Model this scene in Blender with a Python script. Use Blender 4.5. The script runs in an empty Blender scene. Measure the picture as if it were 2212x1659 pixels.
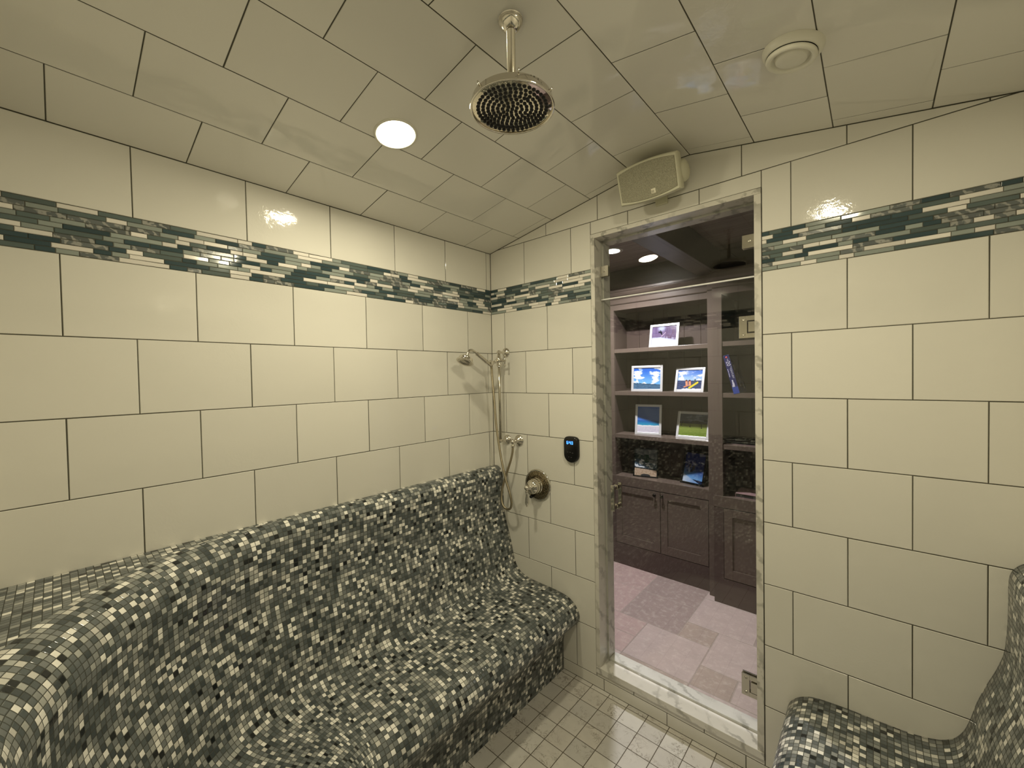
import bpy, bmesh, math, random
from mathutils import Vector, Matrix, Quaternion, noise
random.seed(7)
PI = math.pi
SC = bpy.context.scene
COL = SC.collection
ORG = {}

# ------------------------------------------------------------------ helpers
def lin(c):
    return tuple((x / 12.92 if x <= 0.04045 else ((x + 0.055) / 1.055) ** 2.4) for x in c)

def thing(name, label, cat, loc=(0, 0, 0), group=None, kind=None):
    o = bpy.data.objects.new(name, None)
    COL.objects.link(o)
    o.empty_display_size = 0.05
    o.location = loc
    ORG[o] = Vector(loc)
    if kind: o['kind'] = kind
    if label: o['label'] = label
    if cat: o['category'] = cat
    if group: o['group'] = group
    return o

def obj(name, bm, mats, parent=None, label=None, smooth=None, loc=None):
    """link a bmesh (in world coordinates) as one mesh object"""
    org = Vector(loc) if loc is not None else (ORG[parent] if parent else Vector((0, 0, 0)))
    bmesh.ops.translate(bm, verts=bm.verts, vec=-org)
    me = bpy.data.meshes.new(name)
    bm.to_mesh(me); bm.free()
    if not isinstance(mats, (list, tuple)): mats = [mats]
    for m in mats: me.materials.append(m)
    o = bpy.data.objects.new(name, me)
    COL.objects.link(o)
    if parent:
        o.parent = parent
        ORG[o] = ORG[parent]
    else:
        o.location = org
        ORG[o] = org
    if label: o['label'] = label
    if smooth is not None:
        me.shade_smooth() if smooth >= 180 else me.set_sharp_from_angle(angle=math.radians(smooth))
    return o

def tag(o, label, cat, group=None, kind=None):
    o['label'] = label; o['category'] = cat
    if group: o['group'] = group
    if kind: o['kind'] = kind
    return o

def struct(name, bm, mats, parent=None, loc=None, smooth=None):
    o = obj(name, bm, mats, parent, smooth=smooth, loc=loc)
    if not parent: o['kind'] = 'structure'
    return o

def nb(): return bmesh.new()

def box(bm, x0, x1, y0, y1, z0, z1, bev=0.0, mi=0, M=None, seg=2):
    t = nb()
    bmesh.ops.create_cube(t, size=1.0)
    bmesh.ops.scale(t, vec=(x1 - x0, y1 - y0, z1 - z0), verts=t.verts)
    bmesh.ops.translate(t, vec=((x0 + x1) / 2, (y0 + y1) / 2, (z0 + z1) / 2), verts=t.verts)
    if bev > 0:
        bmesh.ops.bevel(t, geom=t.edges[:], offset=bev, segments=seg, affect='EDGES', profile=0.5)
    merge(bm, t, mi, M)

def merge(bm, t, mi=0, M=None):
    mp = {}
    for v in t.verts:
        mp[v] = bm.verts.new(M @ v.co if M is not None else v.co)
    for f in t.faces:
        try:
            g = bm.faces.new([mp[v] for v in f.verts])
            g.material_index = mi if mi is not None else f.material_index
            g.smooth = f.smooth
        except ValueError:
            pass
    t.free()

def axis_matrix(o, d):
    q = Vector((0, 0, 1)).rotation_difference(Vector(d).normalized())
    return Matrix.Translation(o) @ q.to_matrix().to_4x4()

def lathe(bm, o, d, prof, n=32, mi=0, cap=True):
    """revolve (r, h) profile about axis d from o"""
    M = axis_matrix(o, d)
    rings = []
    for r, h in prof:
        if r < 1e-6:
            rings.append([bm.verts.new(M @ Vector((0, 0, h)))])
        else:
            rings.append([bm.verts.new(M @ Vector((r * math.cos(2 * PI * i / n), r * math.sin(2 * PI * i / n), h))) for i in range(n)])
    for a, b in zip(rings, rings[1:]):
        for i in range(n):
            j = (i + 1) % n
            if len(a) == 1 and len(b) == 1: continue
            if len(a) == 1: vs = [a[0], b[i], b[j]]
            elif len(b) == 1: vs = [a[i], a[j], b[0]]
            else: vs = [a[i], a[j], b[j], b[i]]
            f = bm.faces.new(vs); f.smooth = True; f.material_index = mi
    if cap:
        for R in (rings[0], rings[-1]):
            if len(R) > 2:
                f = bm.faces.new(R); f.material_index = mi

def catmull(pts, n=8, closed=False):
    pts = [Vector(p) for p in pts]
    out = []
    m = len(pts)
    for i in range(m - 1):
        p0 = pts[max(i - 1, 0)]; p1 = pts[i]; p2 = pts[i + 1]; p3 = pts[min(i + 2, m - 1)]
        for k in range(n):
            t = k / n
            out.append(0.5 * ((2 * p1) + (p2 - p0) * t + (2 * p0 - 5 * p1 + 4 * p2 - p3) * t * t + (3 * p1 - p0 - 3 * p2 + p3) * t ** 3))
    out.append(pts[-1])
    return out

def tube(bm, pts, r, n=12, mi=0):
    pts = [Vector(p) for p in pts]
    rr = r if isinstance(r, (list, tuple)) else [r] * len(pts)
    tang = []
    for i in range(len(pts)):
        a = pts[max(i - 1, 0)]; b = pts[min(i + 1, len(pts) - 1)]
        tang.append((b - a).normalized())
    up = Vector((0, 0, 1)) if abs(tang[0].z) < 0.9 else Vector((1, 0, 0))
    nrm = (up - tang[0] * up.dot(tang[0])).normalized()
    rings = []
    for i, p in enumerate(pts):
        if i:
            q = tang[i - 1].rotation_difference(tang[i])
            nrm = (q @ nrm); nrm = (nrm - tang[i] * nrm.dot(tang[i])).normalized()
        bn = tang[i].cross(nrm)
        rings.append([bm.verts.new(p + rr[i] * (nrm * math.cos(2 * PI * k / n) + bn * math.sin(2 * PI * k / n))) for k in range(n)])
    for a, b in zip(rings, rings[1:]):
        for k in range(n):
            j = (k + 1) % n
            f = bm.faces.new([a[k], a[j], b[j], b[k]]); f.smooth = True; f.material_index = mi
    bm.faces.new(rings[0][::-1]).material_index = mi
    bm.faces.new(rings[-1]).material_index = mi

def ball(bm, c, r, mi=0, n=20, sz=1.0):
    t = nb()
    bmesh.ops.create_uvsphere(t, u_segments=n, v_segments=n // 2, radius=r)
    for f in t.faces: f.smooth = True
    merge(bm, t, mi, Matrix.Translation(c) @ Matrix.Scale(sz, 4, (0, 0, 1)))

# ------------------------------------------------------------------ materials
class NT:
    def __init__(s, name):
        s.m = bpy.data.materials.new(name); s.m.use_nodes = True
        s.t = s.m.node_tree; s.t.nodes.clear()
        s.out = s.t.nodes.new('ShaderNodeOutputMaterial')
        s.b = s.n('ShaderNodeBsdfPrincipled')
        s.l(s.b.outputs[0], s.out.inputs[0])
    def n(s, typ, **kw):
        x = s.t.nodes.new(typ)
        for k, v in kw.items(): setattr(x, k, v)
        return x
    def l(s, a, b): s.t.links.new(a, b)
    def set(s, **kw):
        for k, v in kw.items():
            s.b.inputs[k.replace('_', ' ')].default_value = v
        return s
    def inp(s, key, v):
        i = s.b.inputs[key]
        if hasattr(v, 'links') or isinstance(v, bpy.types.NodeSocket): s.l(v, i)
        else: i.default_value = v
    def math(s, op, a, b=None, c=None):
        x = s.n('ShaderNodeMath', operation=op)
        for i, v in enumerate((a, b, c)):
            if v is None: continue
            if isinstance(v, bpy.types.NodeSocket): s.l(v, x.inputs[i])
            else: x.inputs[i].default_value = v
        return x.outputs[0]
    def mix(s, fac, a, b, mode='MIX'):
        x = s.n('ShaderNodeMix', data_type='RGBA', blend_type=mode)
        for sock, v in ((x.inputs[0], fac), (x.inputs[6], a), (x.inputs[7], b)):
            if isinstance(v, bpy.types.NodeSocket): s.l(v, sock)
            else: sock.default_value = v if not isinstance(v, tuple) or len(v) == 4 else (*v, 1)
        return x.outputs[2]
    def ramp(s, fac, stops, interp='LINEAR'):
        x = s.n('ShaderNodeValToRGB')
        x.color_ramp.interpolation = interp
        e = x.color_ramp.elements
        while len(e) < len(stops): e.new(0.5)
        for el, (p, c) in zip(e, stops):
            el.position = p; el.color = (*c, 1) if len(c) == 3 else c
        s.l(fac, x.inputs[0])
        return x.outputs[0]
    def noise(s, scale, detail=3, rough=0.5, vec=None, dist=0.0):
        x = s.n('ShaderNodeTexNoise')
        x.inputs['Scale'].default_value = scale; x.inputs['Detail'].default_value = detail
        x.inputs['Roughness'].default_value = rough; x.inputs['Distortion'].default_value = dist
        if vec is not None: s.l(vec, x.inputs['Vector'])
        return x.outputs[0]
    def coord(s, which='Object'):
        return s.n('ShaderNodeTexCoord').outputs[which]
    def bump(s, h, strength=0.2, dist=0.01, normal=None):
        x = s.n('ShaderNodeBump')
        x.inputs['Strength'].default_value = strength; x.inputs['Distance'].default_value = dist
        s.l(h, x.inputs['Height'])
        if normal is not None: s.l(normal, x.inputs['Normal'])
        s.l(x.outputs[0], s.b.inputs['Normal'])
        return x.outputs[0]
    def island(s):
        return s.n('ShaderNodeNewGeometry').outputs['Random Per Island']

def simple(name, col, rough=0.5, metal=0.0, spec=0.5, srgb=True, **kw):
    t = NT(name)
    c = lin(col) if srgb else col
    t.set(Base_Color=(*c, 1), Roughness=rough, Metallic=metal)
    t.b.inputs['Specular IOR Level'].default_value = spec
    for k, v in kw.items(): t.b.inputs[k].default_value = v
    return t.m

def m_tile():
    t = NT('glazed_white_tile')
    v = t.coord()
    r = t.island()
    c = t.ramp(r, [(0.0, lin((0.865, 0.855, 0.825))), (1.0, lin((0.90, 0.89, 0.86)))])
    cl = t.noise(2.5, 3, 0.6, v)
    c = t.mix(t.math('MULTIPLY', cl, 0.10), c, (*lin((0.82, 0.80, 0.74)), 1))
    t.inp('Base Color', c); t.set(Roughness=0.07, IOR=1.5)
    # hand-glazed surface: soft waves plus a few sharper ripples, different on every tile
    off = t.n('ShaderNodeCombineXYZ')
    t.l(t.math('MULTIPLY', r, 37.0), off.inputs[0]); t.l(t.math('MULTIPLY', r, 91.0), off.inputs[1])
    add = t.n('ShaderNodeVectorMath', operation='ADD'); t.l(v, add.inputs[0]); t.l(off.outputs[0], add.inputs[1])
    w1 = t.noise(9.0, 2, 0.5, add.outputs[0])
    w2 = t.noise(45.0, 2, 0.6, add.outputs[0], 1.5)
    msk = t.ramp(t.noise(4.0, 2, 0.5, add.outputs[0]), [(0.45, (0, 0, 0)), (0.68, (1, 1, 1))])
    h = t.math('ADD', w1, t.math('MULTIPLY', t.math('MULTIPLY', w2, 0.28), msk))
    t.bump(h, 0.22, 0.006)
    return t.m

def m_grout(name='dark_grout', col=(0.33, 0.32, 0.27)):
    t = NT(name)
    c = t.mix(t.noise(60, 3), (*lin(col), 1), (*lin(tuple(x * 0.8 for x in col)), 1))
    t.inp('Base Color', c); t.set(Roughness=0.9)
    return t.m

def m_glass_strip(name, col, rough=0.06, vein=None):
    t = NT(name)
    r = t.island()
    c0 = tuple(x * 0.86 for x in lin(col)); c1 = tuple(min(1, x * 1.14) for x in lin(col))
    c = t.ramp(r, [(0, c0), (1, c1)])
    if vein:
        v = t.coord()
        wv = t.n('ShaderNodeTexWave', wave_type='BANDS', bands_direction='DIAGONAL')
        wv.inputs['Scale'].default_value = 14; wv.inputs['Distortion'].default_value = 9; wv.inputs['Detail'].default_value = 3
        wv.inputs['Detail Scale'].default_value = 2.0
        t.l(v, wv.inputs['Vector'])
        msk = t.ramp(wv.outputs[1], [(0.55, (0, 0, 0)), (0.9, (1, 1, 1))])
        c = t.mix(msk, c, (*lin(vein), 1))
    t.inp('Base Color', c); t.set(Roughness=rough, IOR=1.5)
    return t.m

MOS_P = 0.0172
def m_bench():
    """square glass mosaic laid out on the UV map (metres)"""
    t = NT('square_glass_mosaic')
    uv = t.n('ShaderNodeUVMap').outputs[0]
    sc = t.n('ShaderNodeVectorMath', operation='SCALE'); t.l(uv, sc.inputs[0]); sc.inputs[3].default_value = 1.0 / MOS_P
    fl = t.n('ShaderNodeVectorMath', operation='FLOOR'); t.l(sc.outputs[0], fl.inputs[0])
    fr = t.n('ShaderNodeVectorMath', operation='FRACTION'); t.l(sc.outputs[0], fr.inputs[0])
    wn = t.n('ShaderNodeTexWhiteNoise', noise_dimensions='2D'); t.l(fl.outputs[0], wn.inputs['Vector'])
    r = wn.outputs['Value']
    col = t.ramp(r, [
        (0.00, lin((0.09, 0.10, 0.11))), (0.035, lin((0.275, 0.30, 0.31))), (0.16, lin((0.35, 0.375, 0.38))),
        (0.32, lin((0.42, 0.44, 0.445))), (0.49, lin((0.49, 0.505, 0.505))), (0.62, lin((0.58, 0.59, 0.58))),
        (0.725, lin((0.70, 0.705, 0.685))), (0.83, lin((0.84, 0.83, 0.80))), (0.89, lin((1.0, 0.99, 0.96)))], 'CONSTANT')
    sp = t.n('ShaderNodeSeparateXYZ'); t.l(fr.outputs[0], sp.inputs[0])
    dx = t.math('ABSOLUTE', t.math('SUBTRACT', sp.outputs[0], 0.5)); dy = t.math('ABSOLUTE', t.math('SUBTRACT', sp.outputs[1], 0.5))
    d = t.math('MAXIMUM', dx, dy)
    g = t.n('ShaderNodeMapRange'); t.l(d, g.inputs[0])
    g.inputs[1].default_value = 0.44; g.inputs[2].default_value = 0.455; g.inputs[3].default_value = 0; g.inputs[4].default_value = 1
    edge = t.n('ShaderNodeMapRange', interpolation_type='SMOOTHSTEP'); t.l(d, edge.inputs[0])
    edge.inputs[1].default_value = 0.36; edge.inputs[2].default_value = 0.46; edge.inputs[3].default_value = 1; edge.inputs[4].default_value = 0
    streak = t.noise(120, 2, 0.6, t.coord())
    col = t.mix(t.math('MULTIPLY', streak, 0.18), col, (*lin((0.30, 0.34, 0.34)), 1))
    col = t.mix(g.outputs[0], col, (*lin((0.25, 0.255, 0.225)), 1))
    t.inp('Base Color', col)
    rr = t.mix(g.outputs[0], (0.10, 0.10, 0.10, 1), (0.85, 0.85, 0.85, 1))
    t.inp('Roughness', rr); t.set(IOR=1.5)
    # every chip sits at its own slight tilt
    sc2 = t.n('ShaderNodeSeparateColor'); t.l(wn.outputs['Color'], sc2.inputs[0])
    tx = t.math('MULTIPLY', t.math('SUBTRACT', sc2.outputs[0], 0.5), t.math('SUBTRACT', sp.outputs[0], 0.5))
    ty = t.math('MULTIPLY', t.math('SUBTRACT', sc2.outputs[1], 0.5), t.math('SUBTRACT', sp.outputs[1], 0.5))
    h = t.math('ADD', edge.outputs[0], t.math('MULTIPLY', t.math('ADD', tx, ty), 2.2))
    t.bump(h, 0.5, 0.0011)
    return t.m

def m_floor():
    t = NT('marble_floor_tile')
    v = t.coord()
    mp = t.n('ShaderNodeMapping'); t.l(v, mp.inputs[0])
    mp.inputs['Location'].default_value = (-0.72 / 0.1040, 0.027 / 0.1026, 0)
    mp.inputs['Scale'].default_value = (1 / 0.1040, 1 / 0.1026, 1)
    fl = t.n('ShaderNodeVectorMath', operation='FLOOR'); t.l(mp.outputs[0], fl.inputs[0])
    fr = t.n('ShaderNodeVectorMath', operation='FRACTION'); t.l(mp.outputs[0], fr.inputs[0])
    wn = t.n('ShaderNodeTexWhiteNoise', noise_dimensions='2D'); t.l(fl.outputs[0], wn.inputs['Vector'])
    base = t.ramp(wn.outputs[0], [(0, lin((0.78, 0.77, 0.755))), (0.5, lin((0.82, 0.80, 0.77))), (1, lin((0.86, 0.85, 0.83)))])
    off = t.n('ShaderNodeVectorMath', operation='ADD'); t.l(v, off.inputs[0])
    sc = t.n('ShaderNodeVectorMath', operation='SCALE'); t.l(wn.outputs['Color'], sc.inputs[0]); sc.inputs[3].default_value = 30
    t.l(sc.outputs[0], off.inputs[1])
    cl = t.noise(16, 4, 0.6, off.outputs[0])
    base = t.mix(t.math('MULTIPLY', cl, 0.55), base, (*lin((0.68, 0.67, 0.66)), 1))
    vn = t.noise(22, 5, 0.65, off.outputs[0], 1.2)
    vm = t.ramp(t.math('ABSOLUTE', t.math('SUBTRACT', vn, 0.5)), [(0.0, (1, 1, 1)), (0.022, (0, 0, 0))])
    msk = t.ramp(t.noise(12, 2, 0.5, off.outputs[0]), [(0.46, (0, 0, 0)), (0.62, (1, 1, 1))])
    base = t.mix(t.math('MULTIPLY', t.math('MULTIPLY', vm, msk), 1.0), base, (*lin((0.40, 0.35, 0.29)), 1))
    sp = t.n('ShaderNodeSeparateXYZ'); t.l(fr.outputs[0], sp.inputs[0])
    d = t.math('MAXIMUM', t.math('ABSOLUTE', t.math('SUBTRACT', sp.outputs[0], 0.5)), t.math('ABSOLUTE', t.math('SUBTRACT', sp.outputs[1], 0.5)))
    g = t.n('ShaderNodeMapRange'); t.l(d, g.inputs[0])
    g.inputs[1].default_value = 0.480; g.inputs[2].default_value = 0.488
    col = t.mix(g.outputs[0], base, (*lin((0.34, 0.31, 0.26)), 1))
    t.inp('Base Color', col)
    rr = t.mix(g.outputs[0], (0.32, 0.32, 0.32, 1), (0.9, 0.9, 0.9, 1)); t.inp('Roughness', rr)
    inv = t.math('SUBTRACT', 1.0, g.outputs[0])
    t.bump(inv, 0.5, 0.001)
    return t.m

def m_marble(name='veined_marble', base=(0.88, 0.865, 0.835), amt=0.55):
    t = NT(name)
    v = t.coord()
    n0 = t.noise(5, 4, 0.6, v, 0.8)
    c = t.mix(t.math('MULTIPLY', n0, 0.5), (*lin(base), 1), (*lin((0.74, 0.73, 0.69)), 1))
    wv = t.n('ShaderNodeTexWave', wave_type='BANDS', bands_direction='DIAGONAL')
    wv.inputs['Scale'].default_value = 5.5; wv.inputs['Distortion'].default_value = 9.0
    wv.inputs['Detail'].default_value = 4; wv.inputs['Detail Scale'].default_value = 1.6; wv.inputs['Detail Roughness'].default_value = 0.6
    t.l(v, wv.inputs['Vector'])
    m1 = t.ramp(wv.outputs[1], [(0.60, (0, 0, 0)), (0.97, (1, 1, 1))])
    m2 = t.ramp(t.noise(6.0, 3, 0.5, v), [(0.36, (0, 0, 0)), (0.58, (1, 1, 1))])
    c = t.mix(t.math('MULTIPLY', t.math('MULTIPLY', m1, m2), amt), c, (*lin((0.47, 0.46, 0.43)), 1))
    t.inp('Base Color', c); t.set(Roughness=0.22)
    return t.m

def m_wood(name, c0, c1, rough=0.35):
    t = NT(name)
    v = t.coord()
    mp = t.n('ShaderNodeMapping'); t.l(v, mp.inputs[0]); mp.inputs['Scale'].default_value = (1.0, 14.0, 14.0)
    n = t.noise(3.0, 5, 0.6, mp.outputs[0], 0.6)
    c = t.ramp(n, [(0.3, lin(c0)), (0.7, lin(c1))])
    kn = t.ramp(t.noise(2.6, 2, 0.5, v), [(0.70, (0, 0, 0)), (0.76, (1, 1, 1))])
    c = t.mix(t.math('MULTIPLY', kn, 0.6), c, (*lin(tuple(x * 0.5 for x in c0)), 1))
    t.inp('Base Color', c); t.set(Roughness=rough)
    t.bump(n, 0.1, 0.002)
    return t.m

def m_paint(name, col, rough=0.32):
    t = NT(name)
    v = t.coord()
    n = t.noise(6, 3, 0.5, v)
    c = t.mix(t.math('MULTIPLY', n, 0.25), (*lin(col), 1), (*lin(tuple(x * 0.85 for x in col)), 1))
    t.inp('Base Color', c); t.set(Roughness=rough)
    t.bump(t.noise(180, 2, 0.5, v), 0.05, 0.001)
    return t.m

def m_slate(name, col):
    t = NT(name)
    v = t.coord()
    n = t.noise(11, 6, 0.65, v)
    c = t.mix(t.math('MULTIPLY', n, 0.75), (*lin(col), 1), (*lin(tuple(x * 0.78 for x in col)), 1))
    n2 = t.ramp(t.noise(26, 5, 0.72, v), [(0.5, (0, 0, 0)), (0.72, (1, 1, 1))])
    c = t.mix(t.math('MULTIPLY', n2, 0.45), c, (*lin((0.90, 0.85, 0.82)), 1))
    t.inp('Base Color', c); t.set(Roughness=0.5)
    t.bump(n, 0.25, 0.006)
    return t.m

def m_glass():
    t = NT('clear_glass')
    t.t.nodes.remove(t.b)
    tr = t.n('ShaderNodeBsdfTransparent'); tr.inputs[0].default_value = (0.955, 0.965, 0.96, 1)
    gl = t.n('ShaderNodeBsdfGlossy'); gl.inputs['Roughness'].default_value = 0.0; gl.inputs[0].default_value = (1, 1, 1, 1)
    fr = t.n('ShaderNodeFresnel')
    bf = t.n('ShaderNodeNewGeometry').outputs['Backfacing']
    t.l(t.math('MULTIPLY_ADD', bf, 1 / 1.5 - 1.5, 1.5), fr.inputs[0])   # thin pane: same reflectance from both sides
    mx = t.n('ShaderNodeMixShader')
    t.l(fr.outputs[0], mx.inputs[0]); t.l(tr.outputs[0], mx.inputs[1]); t.l(gl.outputs[0], mx.inputs[2])
    t.l(mx.outputs[0], t.out.inputs[0])
    return t.m

def m_emit(name, col, s):
    t = NT(name); t.t.nodes.remove(t.b)
    e = t.n('ShaderNodeEmission'); e.inputs[0].default_value = (*col, 1); e.inputs[1].default_value = s
    t.l(e.outputs[0], t.out.inputs[0])
    return t.m

def m_metal(name, col, rough=0.1, engraved=False):
    t = NT(name)
    t.set(Base_Color=(*lin(col), 1), Metallic=1.0, Roughness=rough)
    v = t.coord()
    if engraved:
        vo = t.n('ShaderNodeTexVoronoi', feature='DISTANCE_TO_EDGE'); vo.inputs['Scale'].default_value = 95
        t.l(v, vo.inputs['Vector'])
        c = t.ramp(vo.outputs[0], [(0.02, lin(tuple(x * 0.35 for x in col))), (0.12, lin(col))])
        t.inp('Base Color', c)
        t.bump(vo.outputs[0], 0.7, 0.002)
    else:
        t.bump(t.noise(35, 3, 0.5, v), 0.04, 0.002)
    return t.m

def m_hose():
    t = NT('braided_metal_hose')
    t.set(Base_Color=(*lin((0.66, 0.62, 0.53)), 1), Metallic=1.0, Roughness=0.28)
    wv = t.n('ShaderNodeTexWave', bands_direction='Z'); wv.inputs['Scale'].default_value = 140
    t.l(t.coord(), wv.inputs['Vector'])
    t.bump(wv.outputs[1], 0.4, 0.001)
    return t.m

def m_attr(name, rough=0.15):
    t = NT(name)
    a = t.n('ShaderNodeAttribute'); a.attribute_name = 'Col'
    t.inp('Base Color', a.outputs['Color']); t.set(Roughness=rough)
    return t.m

TILE = m_tile(); GROUT = m_grout()
STRIPS = [m_glass_strip('cream_glass_strip', (0.90, 0.88, 0.85), 0.10),
          m_glass_strip('sage_glass_strip', (0.58, 0.61, 0.59), 0.08),
          m_glass_strip('teal_slate_strip', (0.23, 0.30, 0.32), 0.06),
          m_glass_strip('grey_marble_strip', (0.40, 0.42, 0.42), 0.14, vein=(0.62, 0.62, 0.60)),
          m_glass_strip('smoke_glass_strip', (0.36, 0.41, 0.405), 0.06)]
BENCH = m_bench(); FLOOR = m_floor(); MARBLE = m_marble(); SILLM = m_marble('sill_marble', (0.93, 0.92, 0.90), 0.5)
PLASTER = m_paint('back_plaster', (0.30, 0.25, 0.24), 0.7)
NICKEL = m_metal('polished_nickel', (0.86, 0.84, 0.80), 0.05)
NICKELB = m_metal('brushed_nickel', (0.76, 0.74, 0.69), 0.2)
ENGR = m_metal('engraved_nickel', (0.62, 0.57, 0.47), 0.22, True)
HOSE = m_hose()
RUBBER = simple('black_rubber', (0.05, 0.05, 0.06), 0.6)
BLACK = simple('black_plastic', (0.035, 0.035, 0.04), 0.25)
WHITEP = simple('white_plastic', (0.86, 0.85, 0.80), 0.4)
DARKGAP = simple('dark_gap', (0.05, 0.05, 0.045), 0.8)
SPKB = simple('speaker_white', (0.80, 0.79, 0.70), 0.45)
GLASS = m_glass()
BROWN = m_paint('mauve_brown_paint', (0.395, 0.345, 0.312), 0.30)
BROWND = m_paint('mauve_brown_shaded', (0.33, 0.275, 0.255), 0.38)  # bookcase brown made darker; shade inside the bays is put into this colour
OAK = m_wood('brown_stained_wood', (0.46, 0.40, 0.39), (0.58, 0.52, 0.50), 0.4)
OAKD = m_wood('dark_stained_wood', (0.21, 0.17, 0.165), (0.29, 0.24, 0.23), 0.4)
SLATES = [m_slate('pale_limestone', (0.81, 0.73, 0.715)), m_slate('grey_limestone', (0.69, 0.61, 0.595)), m_slate('beige_limestone', (0.74, 0.66, 0.62)), m_slate('pink_limestone', (0.785, 0.675, 0.66))]; SLATEG = m_grout('pale_mortar', (0.72, 0.66, 0.63))
SILVER = simple('silver_frame', (0.92, 0.92, 0.93), 0.3, 0.45)
BLKFR = simple('black_frame', (0.04, 0.04, 0.045), 0.22)
PHOTO = m_attr('glossy_photo_print')
KNOB = simple('dark_bronze', (0.12, 0.09, 0.08), 0.35, 0.8)

# ------------------------------------------------------------------ dimensions
W, D = 2.25, 2.06                       # room width (x) and depth (-y)
TW = 0.33581
RZ = [0.0, 0.062, 0.316, 0.570, 0.824, 1.078, 1.332, 1.586, 1.840, 2.094]
MT = 2.249; TZ = 2.4988
XL, XR, ZF = 0.9976, 1.2545, 2.6623      # flat middle course of the vaulted ceiling
Z0C = 2.4878; SL = (ZF - Z0C) / XL
def ceil_z(x):
    if x < XL: return Z0C + SL * x
    if x < XR: return ZF
    return ZF - SL * (x - XR)
HX0, HX1, HZ0, HZ1 = 0.745, 1.530, 0.084, 2.431   # door hole

# ------------------------------------------------------------------ tile layer
def clip_half(poly, a, b, c):
    """keep a*u+b*v <= c"""
    out = []
    n = len(poly)
    for i in range(n):
        p, q = poly[i], poly[(i + 1) % n]
        dp, dq = a * p[0] + b * p[1] - c, a * q[0] + b * q[1] - c
        if dp <= 0: out.append(p)
        if dp * dq < 0:
            t = dp / (dp - dq)
            out.append((p[0] + (q[0] - p[0]) * t, p[1] + (q[1] - p[1]) * t))
    return out

def inset(poly, d):
    n = len(poly); area = sum(poly[i][0] * poly[(i + 1) % n][1] - poly[(i + 1) % n][0] * poly[i][1] for i in range(n)) / 2
    if abs(area) < 2e-5: return None
    if area < 0: poly = poly[::-1]
    out = poly
    for i in range(n):
        p, q = poly[i], poly[(i + 1) % n]
        ex, ey = q[0] - p[0], q[1] - p[1]
        L = math.hypot(ex, ey)
        if L < 1e-6: continue
        nx, ny = ey / L, -ex / L            # outward
        out = clip_half(out, nx, ny, nx * p[0] + ny * p[1] - d)
        if len(out) < 3: return None
    return out

def lay(bm, poly, to3, mi, gap=0.0012, bev=0.0016, depth=0.0016, tilt=0.0012):
    """one pillow-edged tile over 2D polygon; h=0 is the tile face, negative is into the wall"""
    o = inset(poly, gap)
    if not o: return
    i = inset(poly, gap + bev)
    cx = sum(p[0] for p in o) / len(o); cy = sum(p[1] for p in o) / len(o)
    tx, ty = random.gauss(0, tilt), random.gauss(0, tilt)
    H = lambda p: tx * (p[0] - cx) + ty * (p[1] - cy)
    if i and len(i) == len(o):
        vo = [bm.verts.new(to3(p[0], p[1], H(p) - depth)) for p in o]
        vi = [bm.verts.new(to3(p[0], p[1], H(p))) for p in i]
        n = len(o)
        for k in range(n):
            f = bm.faces.new([vo[k], vo[(k + 1) % n], vi[(k + 1) % n], vi[k]]); f.material_index = mi
        f = bm.faces.new(vi); f.material_index = mi
    else:
        f = bm.faces.new([bm.verts.new(to3(p[0], p[1], H(p))) for p in o]); f.material_index = mi

def rect_minus_hole(u0, u1, v0, v1, hole):
    if not hole: return [(u0, u1, v0, v1)]
    a0, a1, b0, b1 = hole
    if u1 <= a0 or u0 >= a1 or v1 <= b0 or v0 >= b1: return [(u0, u1, v0, v1)]
    out = []
    if u0 < a0: out.append((u0, a0, v0, v1))
    if u1 > a1: out.append((a1, u1, v0, v1))
    m0, m1 = max(u0, a0), min(u1, a1)
    if v1 > b1: out.append((m0, m1, b1, v1))
    if v0 < b0: out.append((m0, m1, v0, b0))
    return out

def wall_tiles(bm, u0, u1, offA, offB, to3, hole=None, halves=(), strips=True, vmax=3.0):
    """rows of tiles with the mosaic strip band. material slots: 1 tile, 2.. strips"""
    rows = []
    for k in range(len(RZ) - 1):
        rows.append((RZ[k], RZ[k + 1], offA if (8 - k) % 2 == 0 else offB))
    rows.append((MT, TZ, offB)); rows.append((TZ, TZ + 0.254, offA))
    def emit(a, b, v0, v1, mi, **kw):
        for r in rect_minus_hole(a, b, v0, v1, hole):
            poly = [(r[0], r[2]), (r[1], r[2]), (r[1], r[3]), (r[0], r[3])]
            for h in halves:
                poly = clip_half(poly, *h)
                if len(poly) < 3: break
            if len(poly) >= 3: lay(bm, poly, to3, mi, **kw)
    for v0, v1, off in rows:
        k = math.floor((u0 - off) / TW)
        while True:
            a = max(u0, off + k * TW); b = min(u1, off + (k + 1) * TW)
            if off + k * TW >= u1: break
            if b - a > 0.004: emit(a, b, v0, v1, 1)
            k += 1
    if strips:
        nrow = 10
        hh = (MT - RZ[-1]) / nrow
        for r in range(nrow):
            u = u0 - random.uniform(0, 0.08)
            last = None
            while u < u1:
                L = random.choice([0.042, 0.05, 0.065, 0.075, 0.09, 0.105, 0.13])
                c = random.choices([0, 1, 2, 3, 4], [0.24, 0.21, 0.27, 0.15, 0.13])[0]
                if c == last and random.random() < 0.7: c = random.choices([0, 1, 2, 3, 4], [0.24, 0.21, 0.27, 0.15, 0.13])[0]
                a, b = max(u0, u), min(u1, u + L)
                if b - a > 0.004:
                    emit(a, b, RZ[-1] + r * hh, RZ[-1] + (r + 1) * hh, 2 + c, gap=0.0006, bev=0.0016, depth=0.0014, tilt=0.006)
                u += L; last = c

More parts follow.
